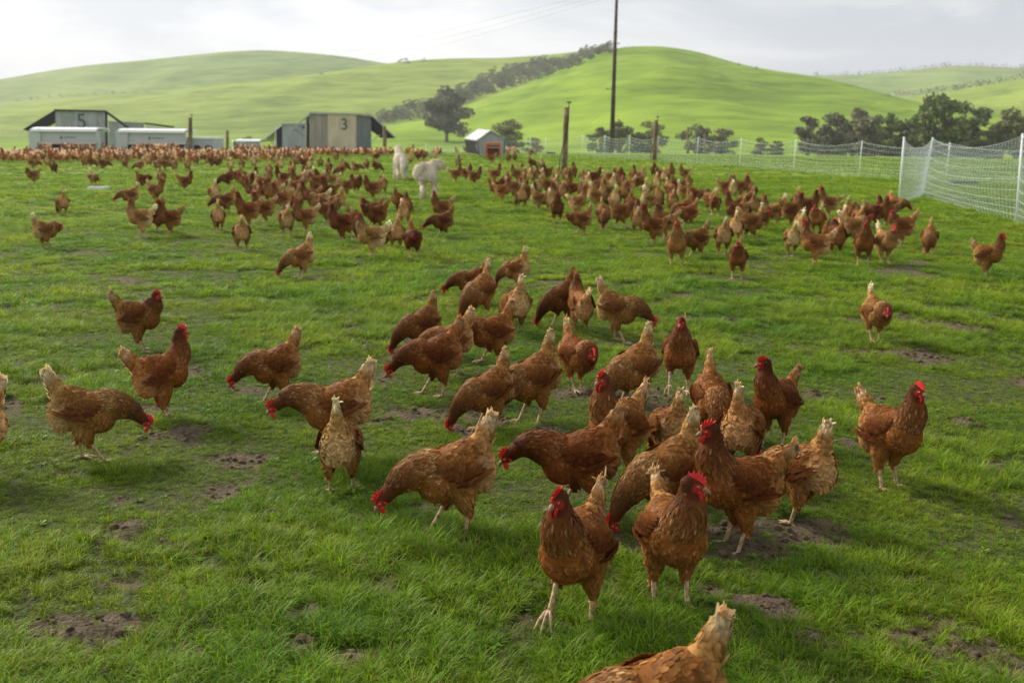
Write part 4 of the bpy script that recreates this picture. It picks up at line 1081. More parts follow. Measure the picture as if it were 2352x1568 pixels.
M_SKIRT = M_TANP
SKEW = -.3
def feeder(x0, x1, yt, yb, Y, label, logo=True, nose=True):
    r = empty('hen_feeder', gnd((x0 + x1) / 2, Y)); tag(r, label, 'feeder', 'covered hen feeders in front of the sheds')
    h = yb - yt; xn = x0 + (x1 - x0) * (.19 if nose else .08)
    poly('end_cabinet', [(x0 + 2, yt + h * .20), (x0 + 6, yt + h * .08), (xn, yt + h * .06), (xn + 1, yt + h * .66), (xn - 2, yb), (x0 + 9, yb), (x0 + 3, yt + h * .80), (x0 + 5, yt + h * .62)], Y, 2.0, M_FGREY, r)
    poly('side_panel', [(xn + 1.2, yt + h * .16), (x1 - 4, yt + h * .16), (x1 - 3, yt + h * .60), (xn + 1.2, yt + h * .60)], Y + .12, 1.8, M_FGREY, r)
    poly('end_cabinet', [(x1 - 3.6, yt + h * .14), (x1 - .5, yt + h * .14), (x1 + 2, yt + h * .66), (x1 + 1.5, yb), (x1 - 4, yb), (x1 - 2.8, yt + h * .62)], Y + .02, 1.95, M_FGREY, r)
    # rounded roof
    o = Vector(r.location); a = P2(x0 + 9, yt, Y) - o; b = P2(x1 - 1, yt, Y) - o; lo = P2(x0, yt + h * .17, Y) - o
    mb = MB(); n = 8; dz = a.z - lo.z; vs = []
    for xx in (a.x, b.x):
        for k in range(n + 1): q = pi * k / n; vs.append((xx, 1.0 - 1.12 * cos(q), lo.z + dz * sin(q) ** .6))
        for k in range(n, -1, -1): q = pi * k / n; vs.append((xx, 1.0 - 1.06 * cos(q), lo.z - .03 + dz * .9 * sin(q) ** .6))
    m2 = 2 * (n + 1); mb.add(vs, [(k, (k + 1) % m2, m2 + (k + 1) % m2, m2 + k) for k in range(m2)] + [tuple(range(m2 - 1, -1, -1)), tuple(range(m2, 2 * m2))]); mb.build('roof', M_WHITE, r)
    # lip sloping outwards over the trough
    p = [P2(xn + 3, yt + h * .60, Y) - o, P2(x1 - 1, yt + h * .60, Y) - o, P2(x1 + 3, yt + h * .70, Y) - o, P2(xn + 6, yt + h * .70, Y) - o]
    p[2].y -= .35; p[3].y -= .35; mb = MB(); mb.prism(p, (0, .05, -.02)); mb.build('lip', M_SKIRT, r)
    poly('trough_back', [(xn + 1, yt + h * .66), (x1 - 2, yt + h * .66), (x1 - 2, yb - 1), (xn + 1, yb - 1)], Y + .9, .1, M_DARK, r)  # near-black sheet, the opening's shade put into its colour
    if logo:
        cxm = (xn + x1) / 2 - 10; zc = yt + h * .42
        mb = MB(); mb.prism([P2(cxm - 10, zc + 4, Y + .11) - o, P2(cxm - 3, zc + 4, Y + .11) - o, P2(cxm - 6.5, zc - 4, Y + .11) - o], (0, .02, 0)); mb.build('emblem', M_INK, r)
        mb = MB(); rs = np.random.default_rng(int(x0))
        for k in range(10):
            w = 1.7; xa = cxm + k * 2.8; hh = 2.6 if k in (0, 3, 5) else 1.8
            mb.prism([P2(xa, zc + 2.4, Y + .11) - o, P2(xa + w, zc + 2.4, Y + .11) - o, P2(xa + w, zc + 2.4 - hh * 1.4, Y + .11) - o, P2(xa, zc + 2.4 - hh * 1.4, Y + .11) - o], (0, .02, 0))
        q = mb.build('lettering', M_INK, r); q['kind'] = 'stuff'
    return r
feeder(62, 222, 292, 347, 62.5, 'long white-roofed feeder with a dark emblem parked in front of shed 5')
feeder(262, 426, 295, 347, 62.8, 'long white-roofed feeder with a dark emblem between shed 5 and the wooden post')
feeder(532, 598, 320, 349, 68, 'low tan-sided feeder with a grey end box left of the pale shed', logo=False, nose=False)
# small white trailer
SKEW = 0
YT = 64.5
tr_ = empty('white_trailer', gnd(462, YT)); tag(tr_, 'small white box trailer behind the thin wooden post', 'trailer')
poly('body', [(427, 320), (493, 320), (494, 343), (427, 343)], YT, 2.0, M_FGREY, tr_); poly('roof', [(425, 316.5), (427, 315.5), (494, 315.5), (495, 320), (425, 320)], YT - .06, 2.1, M_WHITE, tr_)
for x in (452, 478):
    mb = MB(); c = P2(x, 343, YT - .12) - tr_.location; mb.tube([c, c + Vector((0, .2, 0))], .26, 14); w = mb.build('wheel', M_RUB, tr_)
# tilted shelter and rust-orange nest box
YS = 52.0
sh = empty('tilted_shelter', gnd(1115, YS)); tag(sh, 'grey metal shelter with a pale pitched roof standing beside the orange box', 'shelter')
poly('gable_wall', [(1095, 324), (1127, 303), (1160, 320), (1164, 330), (1158, 354), (1100, 356), (1092, 337)], YS, .06, M_CLAD, sh)
o = Vector(sh.location); a = P2(1095, 324, YS) - o; b = P2(1127, 301.5, YS) - o; sv = Vector((-.72, 1.9, 0.06))
mb = MB(); mb.prism([a + Vector((0, -.08, 0)), b + Vector((0, -.08, 0)), b + sv, a + sv], (0, 0, .05)); mb.build('roof', M_GALV, sh)
c = P2(1161, 320, YS) - o; mb = MB(); mb.prism([b + Vector((0, -.08, 0)), c + Vector((0, -.08, 0)), c + sv, b + sv], (0, 0, .05)); mb.build('roof', M_GALV, sh)
d_ = P2(1100, 355, YS) - o; mb = MB(); mb.prism([a, d_, d_ + sv, a + sv], (.04, 0, 0)); mb.build('side_wall', M_BLACK, sh)
e_ = P2(1158, 354, YS) - o; mb = MB(); mb.prism([c, e_, e_ + sv, c + sv], (-.04, 0, 0)); mb.build('side_wall', M_CLAD, sh)
YN = 49.0
nb_ = empty('orange_nest_box', gnd(1133, YN)); tag(nb_, 'rust-orange open box under the grey tilted shelter', 'box')
poly('top', [(1116, 328), (1149, 328), (1150, 334), (1114, 334)], YN, .8, M_RUST, nb_); poly('side', [(1114.5, 334), (1119, 334), (1119, 361), (1115, 361)], YN, .8, M_RUST, nb_)
poly('side', [(1147, 334), (1150, 334), (1150, 360), (1147, 360)], YN, .8, M_RUST, nb_); poly('back', [(1119.5, 334.5), (1146.5, 334.5), (1146.5, 359), (1119.5, 359)], YN + .7, .05, M_RUST, nb_)
poly('shelf', [(1119.3, 338), (1146.8, 338), (1146.8, 340), (1119.3, 340)], YN - .04, .6, M_TANP, nb_)

# lettering as plain meshes
dg = bpy.context.evaluated_depsgraph_get()
for o in TEXTS:
    me = bpy.data.meshes.new_from_object(o.evaluated_get(dg)); q = bpy.data.objects.new('painted_number', me); col.objects.link(q)
    q.parent = o.parent; q.location = o.location; q.rotation_euler = o.rotation_euler; bpy.data.objects.remove(o)

# ================================================================== POSTS, POLE, WIRES
def post(px, base, top, wpx, label, name='wooden_post', cap=False, lean=0, material=M_WOOD, wire=False, group='wooden posts standing about the field'):
    p = at(px, base); r = p.y
    tp = P2(px + lean, top, r); root = empty(name, p); tag(root, label, 'post', group)
    t = tp - p; rad = wpx / FPX * r / 2; mb = MB()
    mb.tube([Vector((0, 0, -.2)), t * .3 + Vector((rad * .15, 0, 0)), t * .7, t], [rad * 1.05, rad, rad * .97, rad * .92], 9); mb.build('shaft', material, root, True)
    if wire:
        mb = MB(); mb.tube([t * .02 + Vector((-rad * 1.6, -rad, 0)), t * .25 + Vector((-rad * 1.5, -rad, 0)), t * .55 + Vector((0, -rad * 1.15, 0)), t * .8 + Vector((rad * .8, -rad, 0)), t * 1.07 + Vector((rad * .7, 0, 0))], .016, 5); mb.build('cable', M_BLACK, root)
        mb = MB(); q = t * 1.07 + Vector((rad * .7, 0, 0)); mb.tube([q + Vector((-.09, 0, .0)), q + Vector((0, 0, .02)), q + Vector((.09, 0, .0))], [.012, .03, .012], 6); mb.build('insulator', M_BLACK, root)
    return root
post(1294, 400, 247, 13, 'tall wooden post with a black cable standing in the middle hen flock', lean=8, wire=True)
post(437, 352, 270, 9, 'wooden post in front of the small white trailer', wire=True)
post(522, 350, 300, 7, 'short dark wooden post left of the tan-sided feeder')
post(883, 350, 290, 9, 'wooden post under the black flap of shed 3')
post(949, 354, 331, 5, 'small short post beside the netting next to the dog')
post(1502, 370, 276, 10, 'leaning wooden post with a wire standing in the netting line', lean=5, wire=True)
post(1580, 353, 292, 6, 'thin brown post behind the netting at the lone bush'); post(1619, 352, 309, 5, 'short brown post behind the netting between two bushes')
post(1643, 352, 321, 4, 'shortest brown post behind the netting'); post(2191, 350, 296, 6, 'pale brown post behind the netting corner', lean=4); post(2091, 352, 311, 5, 'thin brown stake just behind the corner net')
post(1231, 356, 322, 4, 'thin stake behind the netting near the shelter')
pp = at(1404.5, 351); pole = empty('power_pole', pp); tag(pole, 'very tall dark power pole rising out of the top of the picture', 'pole')
pt = P2(1417, -22, pp.y) - pp
mb = MB(); mb.tube([(0, 0, -.4), pt * .5, pt], [.165, .13, .095], 12); mb.build('shaft', M_POLE, pole, True)
for fx, fz, s in ((1, .678, .16), (-1, .40, .30)):
    q = pt * fz; mb = MB(); mb.tube([q, q + Vector((fx * s * 1.5, 0, 0))], .02, 6); mb.ball(q + Vector((fx * s * 1.5, 0, .02)), .055, 8, 6); mb.build('bracket', M_NAVY, pole)
mb = MB(); q = pt * .985; mb.box(q, (1.9, .1, .12)); mb.build('crossarm', M_POLE, pole)
for k, (ox, tx, ty) in enumerate([(-.8, 420, 112), (0, 560, 108), (.8, 650, 108)]):
    a = pp + pt * .985 + Vector((ox, 0, .1)); b = P2(tx, ty + 2, 520)
    pts = [a.lerp(b, f) - Vector((0, 0, 6 * 4 * f * (1 - f))) for f in np.linspace(0, 1, 16)]
    mb = MB(); mb.tube([p - a for p in pts], .012, 4); w = mb.build('power_line', M_GALV, None); w.location = a
    tag(w, ['lowest', 'middle', 'uppermost'][k] + ' of three thin power lines running from the pole across the sky', 'power line', 'power lines in the sky')

# ================================================================== NETTING FENCES
M_NET = mat('white_netting', (.80, .83, .80), .5, .3); M_NETB = mat('netting_line', (.62, .78, .74), .5, .3)
M_FPOST = mat('white_plastic_post', (.78, .80, .78), .45, .4)
def net_fence(posts, label, hgt=1.15, hs=None, sp=.075, sag=.16, wr=.0024, belly=0.0, rows=9, pr=.018, leanp=None):
    """posts: base points; nets hang between them with sagging lines"""
    root = empty('netting_fence', posts[0]); tag(root, label, 'fence'); o = Vector(posts[0])
    tops = [p + Vector((.02, 0, hs[i] if hs and i < len(hs) else hgt)) if leanp is None else leanp[i] for i, p in enumerate(posts)]
    for p, t in zip(posts, tops):
        mb = MB(); mb.tube([p - o - Vector((0, 0, .1)), p.lerp(t, .5) - o, t - o + (t - p).normalized() * .04], [pr, pr * .9, pr * .85], 7); mb.build('post', M_FPOST, root, True)
    for a, b, ta, tb_ in zip(posts[:-1], posts[1:], tops[:-1], tops[1:]):
        L = (b - a).length; nv = max(3, int(L / sp)); ns = max(8, int(L / .35)); mb = MB()
        nrm = (b - a).cross(Vector((0, 0, 1))).normalized()
        zs = list(np.array([0.02, .09, .17, .26, .38, .52, .68, .84, 1.0][:rows]))
        def pt_(f, h):
            base = a.lerp(b, f); top = ta.lerp(tb_, f); s4 = 4 * f * (1 - f)
            p = base.lerp(top, h); p.z -= sag * s4 * h * hgt; p += nrm * belly * s4 * math.sin(pi * min(1, h * 1.1)) ; 
            gz = float(G(p.x, p.y, False)) + .012
            if p.z < gz: p.z = gz
            return p - o
        for h in zs: mb.tube([pt_(f, h) for f in np.linspace(0, 1, ns)], wr * (2.3 if h in (zs[-1],) else 1.3), 3, cap=False)
        ln = mb.build('horizontal_lines', M_NETB, root); ln['kind'] = 'stuff'
        mb = MB()
        for k in range(1, nv):
            f = k / nv; mb.tube([pt_(f + .004 * math.sin(9 * h + k * 2.1), h) for h in (0.02, .17, .38, .68, 1.0)], wr * 1.35, 3, cap=False)
        nt_ = mb.build('vertical_strands', M_NET, root, fixn=False); nt_['kind'] = 'stuff'
    return root
fa = [(978, 357), (1080, 357), (1150, 357), (1217, 357), (1253, 357.5), (1336, 358), (1387, 362), (1444, 366), (1509, 370), (1600, 376), (1698, 383), (1822, 394), (1972.5, 405.5), (2171.5, 417), (2460, 436)]
net_fence([at(*q) for q in fa], 'long far white netting fence crossing the field in front of the trees', sp=.10, wr=.0025, sag=.15, hs=[.6, .75, .9, .95, 1.0])
P1, Pb, Pc, Pd = at(2064, 474), at(2119, 451), at(2334, 512), at(2490, 556)
tops = [P2(2076.5, 319, P1.y), P2(2142, 320, Pb.y), P2(2349, 312, Pc.y), P2(2520, 330, Pd.y)]
net_fence([P1, Pb, Pc, Pd], 'near white netting fence with its folded corner by the edge of the field', hgt=1.2, sp=.062, wr=.0021, sag=.17, belly=.12, leanp=tops, pr=.022)

# ================================================================== DOGS
M_FUR = feather_material('white_fur', .15)
def dog(px, py, heading, label, head, hyaw, hpitch, tailpts, scale=1.0, stride=.05):
    balls = []
    balls += chain([(-.30, 0, .52, .15, .150, .18), (-.10, 0, .51, .17, .145, .17), (.12, 0, .51, .17, .15, .18), (.27, 0, .53, .14, .14, .17)], 5)
    hd = Vector(head)
    balls += chain([(.30, 0, .56, .12, .105, .13), (.36 * .5 + hd.x * .5 - .05, hd.y * .45, (.62 + hd.z) / 2, .10, .09, .10), (hd.x - .06, hd.y * .9, hd.z, .085, .08, .085)], 5)
    yaw, hp = radians(hyaw), radians(hpitch); Mh = Matrix.Rotation(yaw, 3, 'Z') @ Matrix.Rotation(hp, 3, 'Y')
    def H(x, y, z): return tuple(hd + Mh @ Vector((x, y, z)))
    balls.append((H(0, 0, 0), (.085, .078, .078), Mh)); balls.append((H(.075, 0, -.02), (.06, .045, .042), Mh)); balls.append((H(.12, 0, -.028), (.045, .034, .032), Mh))
    for s in (-1, 1):
        for x, dx in ((.24, stride * s), (-.32, -stride * s)):
            y = s * .105
            if x > 0: pts = [(x, y, .44, .07, .055, .09), (x - .02 + dx * .3, y, .26, .045, .040, .05), (x + dx * .7, y, .12, .034, .032, .04), (x + dx, y, .035, .034, .034, .035), (x + dx + .03, y, .025, .042, .036, .025)]
            else: pts = [(x + .03, y, .44, .10, .062, .11), (x + .05 + dx * .3, y, .30, .07, .048, .07), (x - .05 + dx * .6, y, .19, .038, .034, .04), (x - .02 + dx, y, .06, .034, .032, .04), (x + dx + .02, y, .025, .042, .036, .025)]
            balls += chain(pts, 5)
    balls += chain(tailpts, 6)
    V, NM, T = temp_remesh(balls, .014, 6)
    V = V.astype(float); NM = NM.astype(float)
    W_ = np.array((.90, .83, .68)); Wt = np.array((.72, .61, .45))
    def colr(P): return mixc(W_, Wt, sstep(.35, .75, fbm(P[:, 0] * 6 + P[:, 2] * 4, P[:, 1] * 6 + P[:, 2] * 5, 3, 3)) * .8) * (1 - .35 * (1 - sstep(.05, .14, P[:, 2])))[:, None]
    tri = V[T]; ar = np.linalg.norm(np.cross(tri[:, 1] - tri[:, 0], tri[:, 2] - tri[:, 0]), axis=1); rs = np.random.default_rng(3); n = 8000
    ti = rs.choice(len(T), n, p=ar / ar.sum()); P = tri[ti].mean(1); NN = NM[T[ti, 0]]; NN = NN / np.linalg.norm(NN, axis=1, keepdims=True)
    k = rs.uniform(.85, 1.12, (n, 1)); c = colr(P)
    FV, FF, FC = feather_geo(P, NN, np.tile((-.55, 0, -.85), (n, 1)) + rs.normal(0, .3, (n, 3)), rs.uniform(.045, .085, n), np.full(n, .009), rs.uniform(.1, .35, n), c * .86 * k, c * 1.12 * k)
    nb = len(V); F3 = np.concatenate([T, FF[:, [0, 1, 2]] + nb, FF[:, [0, 2, 3]] + nb])
    p = at(px, py); root = empty('white_dog', p, radians(heading) - atan2(p.x, p.y)); root.scale = (scale,) * 3; tag(root, label, 'dog', 'white guard dogs')
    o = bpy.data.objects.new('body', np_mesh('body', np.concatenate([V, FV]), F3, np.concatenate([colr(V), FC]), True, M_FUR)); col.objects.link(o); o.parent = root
    for s in (-1, 1):
        mb = MB(); mb.add([H(-.01, s * .06, .065), H(.035, s * .07, .05), H(.02, s * .10, -.03), H(-.012, s * .095, -.045), H(-.035, s * .085, -.01), H(-.02, s * .05, .05), H(.01, s * .085, -.01)], [(0, 1, 6), (1, 2, 6), (2, 3, 6), (3, 4, 6), (4, 5, 6), (5, 0, 6)], tuple(W_ * .8)); e = mb.build('ear', M_FUR, root, True)
        mb = MB(); mb.ball(H(.068, s * .042, .022), .010, 8, 6); mb.build('eye', M_PUPIL, root, True)
    mb = MB(); mb.ball(H(.165, 0, -.022), (.014, .018, .013), 8, 6, M=Mh); mb.build('nose', M_PUPIL, root, True)
    return root
dog(920, 414, 96, 'white dog walking away toward the sheds with its tail hanging', (.50, 0, .80), 0, 0, [(-.40, 0, .58, .06, .05, .06), (-.50, 0, .50, .06, .055, .06), (-.56, .0, .38, .06, .055, .07), (-.58, .0, .26, .045, .04, .06)], 1.12, .10)
dog(985, 457, 88, 'white dog turning its head aside with a tightly curled tail', (.44, -.20, .66), -58, 30, [(-.36, .03, .62, .07, .06, .06), (-.44, .10, .66, .060, .062, .060), (-.48, .18, .61, .06, .066, .062), (-.48, .21, .51, .06, .066, .062), (-.46, .16, .43, .055, .06, .055), (-.44, .09, .46, .05, .05, .05)], 1.10, .03)

# ================================================================== TRAYS
def tray(px, py, w, d, h, material, label, rim=.02):
    p = at(px, py); root = empty('feed_tray', p); tag(root, label, 'tray')
    mb = MB(); mb.box((0, 0, .012), (w, d, .02)); mb.build('base', material, root)
    mb = MB()
    for c, s in (((0, -d / 2, h / 2), (w, rim, h)), ((0, d / 2, h / 2), (w, rim, h)), ((-w / 2, 0, h / 2), (rim, d - rim * 1.02, h)), ((w / 2, 0, h / 2), (rim, d - rim * 1.02, h))): mb.box(c, s)
    mb.build('rim', material, root)
tray(227, 436, .40, .30, .075, M_PLAST, 'shallow white feed tray with a hen behind it on the grass')
tray(1265, 354, .50, .25, .12, M_NAVY, 'dark blue trough lying behind the far netting')
tray(1010, 355, .22, .2, .22, M_NAVY, 'small dark blue bucket near the far netting')
tray(2213, 424, .75, .3, .09, M_NAVY, 'dark trough seen through the near netting')

# ================================================================== HENS IN THE FOREGROUND
NEAR = [
 (205, 1056, -4, 'forage', 'light brown hen reaching right with a pale cream fan tail, nearest the left edge', 1.12, 1.03),
 (325, 806, -12, 'rest', 'brown hen with neck drawn in, behind the upright hen on the left', .92, 1.0),
 (378, 962, 14, 'alert', 'upright hen facing right with cream tail and pale fluffy belly, on the left', 1.0, 1.0),
 (635, 925, 192, 'forage', 'hen stretching down to the left alone on open grass, with a cream tail tip', .95, .95),
 (775, 1045, 183, 'reach', 'hen striding left with its beak level and one leg stretched behind the rear-view hen', 1.12, 1.05),
 (785, 1130, 82, 'peck', 'pale hen seen from behind with ragged upright tail, pecking', 1.14, .95),
 (1040, 1222, 198, 'forage', 'large golden hen bending down left with a cream rump, alone in the foreground', 1.14, 1.08),
 (968, 812, 205, 'peck', 'dark brown hen bending away, rearmost of three hens left of the middle group', .85, .95),
 (1035, 858, 195, 'forage', 'tan hen mostly hidden behind the dark hen reaching left', 1.1, .95),
 (1000, 906, 190, 'forage', 'very dark hen reaching left with striped pale neck and white tail', .80, 1.03),
 (1128, 838, 202, 'look_down', 'rich brown hen just behind the white tail of the dark reaching hen', .92, 1.0),
 (1102, 733, 232, 'peck', 'golden hen pecking toward the camera in the middle group', 1.12, 1.05),
 (1085, 700, 190, 'forage', 'dark hen reaching left behind the golden pecking hen', .85, .95),
 (1182, 767, 115, 'peck', 'mottled tan hen seen from behind with a thin pale tail, in the middle group', 1.15, 1.0),
 (1185, 665, 160, 'peck', 'dusty brown hen bending away at the very back of the middle group', 1.1, .92),
 (1288, 748, 218, 'peck', 'very dark hen with its head tucked down toward its feet', .72, 1.0),
 (1332, 765, 110, 'alert', 'hen seen from behind with its orange neck raised beside its pale tail', 1.2, .95),
 (1418, 783, -12, 'forage', 'fat tan hen reaching down to the right behind the camera-facing hen', 1.1, 1.05),
 (1558, 902, 268, 'step', 'hen walking straight at the camera with one foot lifted', 1.0, .98),
 (1325, 898, 305, 'look_down', 'hen with its head lowered sideways and a steep pale tail, mid picture', 1.05, .95),
 (1122, 985, 208, 'peck', 'hen pecking left with pale streaked neck, next to a larger pecking hen', .95, .95),
 (1222, 968, 214, 'peck', 'large scalloped hen pecking left close beside a smaller pecking hen', .98, 1.08),
 (1452, 938, 228, 'peck', 'hen bent down behind the alert hen in the middle, with ragged tail', 1.05, 1.05),
 (1415, 1105, 232, 'alert', 'upright hen looking at the camera just behind the dark reaching hen', 1.0, 1.03),
 (1325, 1180, 190, 'reach', 'dark chocolate hen reaching left with cream curled tail in the foreground', .78, 1.1),
 (1632, 1008, 285, 'peck', 'hen pecking toward the camera with a thin upright tail, behind the dense group', 1.0, 1.0),
 (1776, 1022, 238, 'alert_right', 'dark-breasted hen turning its head left at the back of the dense group', .80, .97),
 (1535, 1078, 112, 'peck', 'mottled brown hen seen from behind with a pointed tail in the dense group', 1.0, .93),
 (1700, 1092, 72, 'peck', 'hen seen from behind with a torn white tail in the middle of the dense group', 1.05, .98),
 (1828, 1196, 150, 'peck', 'large hen seen from behind with spiky cream tail at the right of the dense group', 1.05, 1.0),
 (1690, 1258, 204, 'alert', 'big dark hen standing over the others and facing left with a cream tail', .82, 1.04),
 (1530, 1208, 216, 'peck', 'brown hen pecking left, half hidden by the hen with its head turned', .98, 1.08),
 (1538, 1386, 290, 'alert_left', 'hen in the foreground turning its red-combed head to the right', 1.0, 1.02),
 (1318, 1430, 246, 'step', 'hen walking at the camera with white-spotted breast and one foot lifted', .95, 1.0),
 (1500, 1835, 204, 'forage', 'hen cut off by the bottom edge with only its back and cream tail showing', 1.0, 1.05),
 (2035, 1115, -42, 'alert', 'upright hen by itself on the right, striding toward the camera', 1.0, 1.0),
 (2008, 785, -62, 'look_down', 'pale golden hen walking alone on the right with fluffed rear', 1.18, .98),
 (-60, 1096, 178, 'forage', 'hen cut by the left edge with only its pale tail showing', 1.25, 1.0),
 (2265, 637, -18, 'alert', 'hen alone at the far right below the netting, looking right', 1.05, 1.0),
 (2131, 584, 268, 'peck', 'hen pecking toward the camera alone between the flock and the right edge', 1.05, 1.0),
 (693, 638, 185, 'peck', 'pale hen pecking alone on open grass left of centre', 1.25, 1.0),
 (108, 571, 20, 'look_down', 'pale hen with a bright red comb farthest left on the open grass', 1.2, 1.0),
 (145, 495, 110, 'peck', 'hen with raised tail seen from behind on the left grass, near the lone red-combed hen', 1.12, 1.0),
 (1692, 640, 264, 'rest', 'dark red hen facing the camera in front of the right-hand flock', .9, 1.0),
]
for a in NEAR: place_hen(a[0], a[1], a[2], a[3], a[4], 'hens in the foreground of the pasture' if a[1] > 640 else 'single hens on the grass', a[5], a[6])
# ---- middle distance, read off enlargements: (x, y of the feet, heading, pose code), four to one picture unit
CODE = dict(A='alert', S='stretch', R='rest', W='walk', F='forage', P='peck', L='look_down', T='turn_back', O='peck_left', Q='peck_right', X='alert_left', Y='alert_right', E='reach', V='step')
Z1 = (0, 214.4, [(310,705,-20,'P'),(440,690,100,'P'),(500,745,265,'P'),(310,840,170,'R'),(865,860,300,'P'),(780,685,95,'P'),(840,688,-10,'P'),(950,712,0,'P'),(1150,696,268,'P'),(1290,716,192,'P'),(1370,680,80,'P'),(1450,722,100,'A'),(1520,712,-5,'P'),
  (1605,722,90,'A'),(1725,722,100,'P'),(1320,880,0,'L'),(1440,1005,-35,'T'),(1490,862,100,'R'),(1710,908,10,'A'),(2090,866,190,'P'),(2240,890,205,'R'),(1200,1052,190,'F'),(1300,1325,180,'A'),(1450,1272,150,'P'),(1560,1312,184,'A'),
  (2075,1112,185,'F'),(2010,1275,95,'P'),(1965,1005,120,'P'),(2225,1452,95,'P'),(1800,665,90,'P'),(1940,682,0,'P'),(2010,680,190,'P'),(2120,715,95,'P'),(2225,705,90,'P'),(2170,835,180,'L')])
Z2 = (551.25, 214.4, [(75,1242,178,'A'),(225,1212,180,'A'),(60,895,180,'R'),(110,870,0,'A'),(205,902,-8,'L'),(270,772,100,'P'),(370,717,110,'P'),(128,690,95,'P'),(20,702,100,'P'),(390,872,180,'A'),(355,940,100,'P'),(540,902,180,'A'),(640,832,120,'R'),
  (755,884,180,'A'),(850,886,180,'A'),(820,742,92,'A'),(742,692,90,'P'),(640,720,100,'P'),(590,702,180,'R'),(520,682,110,'P'),(925,764,205,'P'),(960,720,60,'P'),(1070,738,20,'P'),(1165,708,270,'P'),(1255,726,-30,'P'),(1255,622,200,'P'),(978,602,182,'A'),
  (905,772,95,'A'),(885,640,90,'A'),(985,952,10,'A'),(1075,922,300,'R'),(1215,982,180,'A'),(245,1012,180,'R'),(120,1002,180,'A'),(385,1112,180,'A'),(535,1072,100,'P'),(500,972,180,'W'),(645,1072,180,'A'),(715,1002,20,'L'),(820,1005,180,'A'),
  (735,1122,184,'W'),(430,1312,100,'R'),(600,1292,180,'A'),(800,1205,140,'R'),(930,1372,186,'A'),(1210,1232,190,'R'),(1040,1332,300,'P'),(1210,1525,184,'A'),(1255,1262,180,'W'),(1430,1442,105,'P'),(1515,1214,70,'A'),(1475,1100,40,'P'),
  (1590,1512,282,'L'),(1860,1322,190,'F'),(1850,1205,182,'A'),(1985,826,0,'A'),(2080,812,0,'A'),(2158,854,2,'A'),(2005,692,80,'A'),(1570,652,95,'P'),(1640,628,0,'A'),(1690,628,10,'R'),(1790,612,95,'P'),(2310,652,182,'R'),(460,1010,95,'P'),
  (310,1040,180,'A'),(890,1110,150,'P'),(700,905,180,'R'),(1310,930,95,'R'),(260,850,100,'P'),(590,860,100,'A'),(480,780,95,'A'),(160,1060,100,'R')])
Z3 = (1041.25, 336.9, [(360,167,182,'A'),(508,157,92,'A'),(565,137,88,'P'),(710,92,40,'P'),(722,202,-25,'P'),(800,203,92,'P'),(385,337,2,'A'),(452,518,8,'A'),(395,470,12,'R'),(490,385,100,'P'),(578,335,182,'A'),(628,570,95,'P'),(560,482,20,'R'),
  (645,330,100,'A'),(705,345,90,'A'),(760,340,85,'A'),(812,335,95,'A'),(860,312,150,'A'),(950,315,100,'P'),(1030,335,88,'A'),(1100,312,95,'A'),(1185,340,95,'P'),(1300,365,0,'A'),(1440,358,0,'A'),(795,605,-4,'L'),(722,350,272,'A'),(862,440,10,'P'),
  (895,605,80,'A'),(952,706,272,'A'),(1000,510,90,'R'),(1140,642,20,'A'),(1085,470,0,'P'),(1168,812,190,'L'),(1310,565,0,'P'),(1378,762,292,'P'),(1540,752,12,'W'),(1690,812,95,'A'),(1825,902,186,'A'),(1935,855,180,'A'),(1800,605,10,'P'),
  (2045,1104,264,'A'),(2225,1024,212,'P'),(2150,745,205,'P'),(2105,698,200,'P'),(2005,605,100,'R'),(2215,545,-8,'P'),(2120,515,0,'L'),(1985,485,-60,'P'),(1860,425,95,'P'),(1905,335,190,'R'),(1950,360,60,'P'),(1760,505,95,'P'),(1600,455,150,'R'),
  (1540,352,270,'A'),(1650,358,90,'A'),(1722,338,120,'P'),(1840,290,272,'A'),(2005,300,268,'A'),(2120,330,200,'A'),(2150,408,100,'P'),(1400,415,95,'P'),(1455,435,110,'P'),(1510,410,268,'A'),(1350,425,100,'P'),(1255,485,0,'R'),(1620,620,95,'P'),
  (1480,600,100,'P'),(930,420,100,'R'),(1560,520,100,'P'),(1680,400,20,'P'),(1390,520,60,'P'),(1060,385,270,'A'),(1230,400,95,'R'),(640,430,90,'P'),(770,470,110,'P'),(690,520,0,'R'),(1180,480,90,'P'),(1880,560,90,'P'),(2050,440,-20,'P')])
Z4 = (1531.25, 367.5, [(392,480,118,'R'),(440,512,270,'L'),(538,348,4,'A'),(606,368,92,'A'),(680,352,0,'A'),(733,325,88,'A'),(782,382,280,'L'),(730,482,200,'P'),(620,625,172,'A'),(690,600,95,'P'),(798,540,90,'P'),(770,742,12,'W'),(880,655,82,'A'),
  (505,880,102,'P'),(622,770,95,'P'),(1005,605,170,'P'),(1145,625,2,'A'),(1190,490,95,'P'),(1290,565,-5,'A'),(1370,695,250,'R'),(1478,530,182,'S'),(1135,892,108,'P'),(1350,982,184,'A'),(1470,825,95,'P'),(1545,882,112,'R'),(1698,795,22,'W'),
  (1640,600,100,'P'),(1695,620,95,'P'),(1810,655,20,'W'),(1928,645,2,'A'),(2005,610,182,'A'),(2140,792,182,'R'),(2110,520,-40,'P'),(1800,960,272,'A'),(1998,952,300,'R'),(1755,700,95,'R'),(1600,720,100,'P'),(1230,760,100,'R')])
WORDS = ['first', 'second', 'third', 'fourth', 'fifth', 'sixth', 'seventh', 'eighth', 'ninth', 'tenth', 'eleventh', 'twelfth', 'thirteenth', 'fourteenth', 'fifteenth', 'sixteenth', 'seventeenth', 'eighteenth', 'nineteenth', 'twentieth']
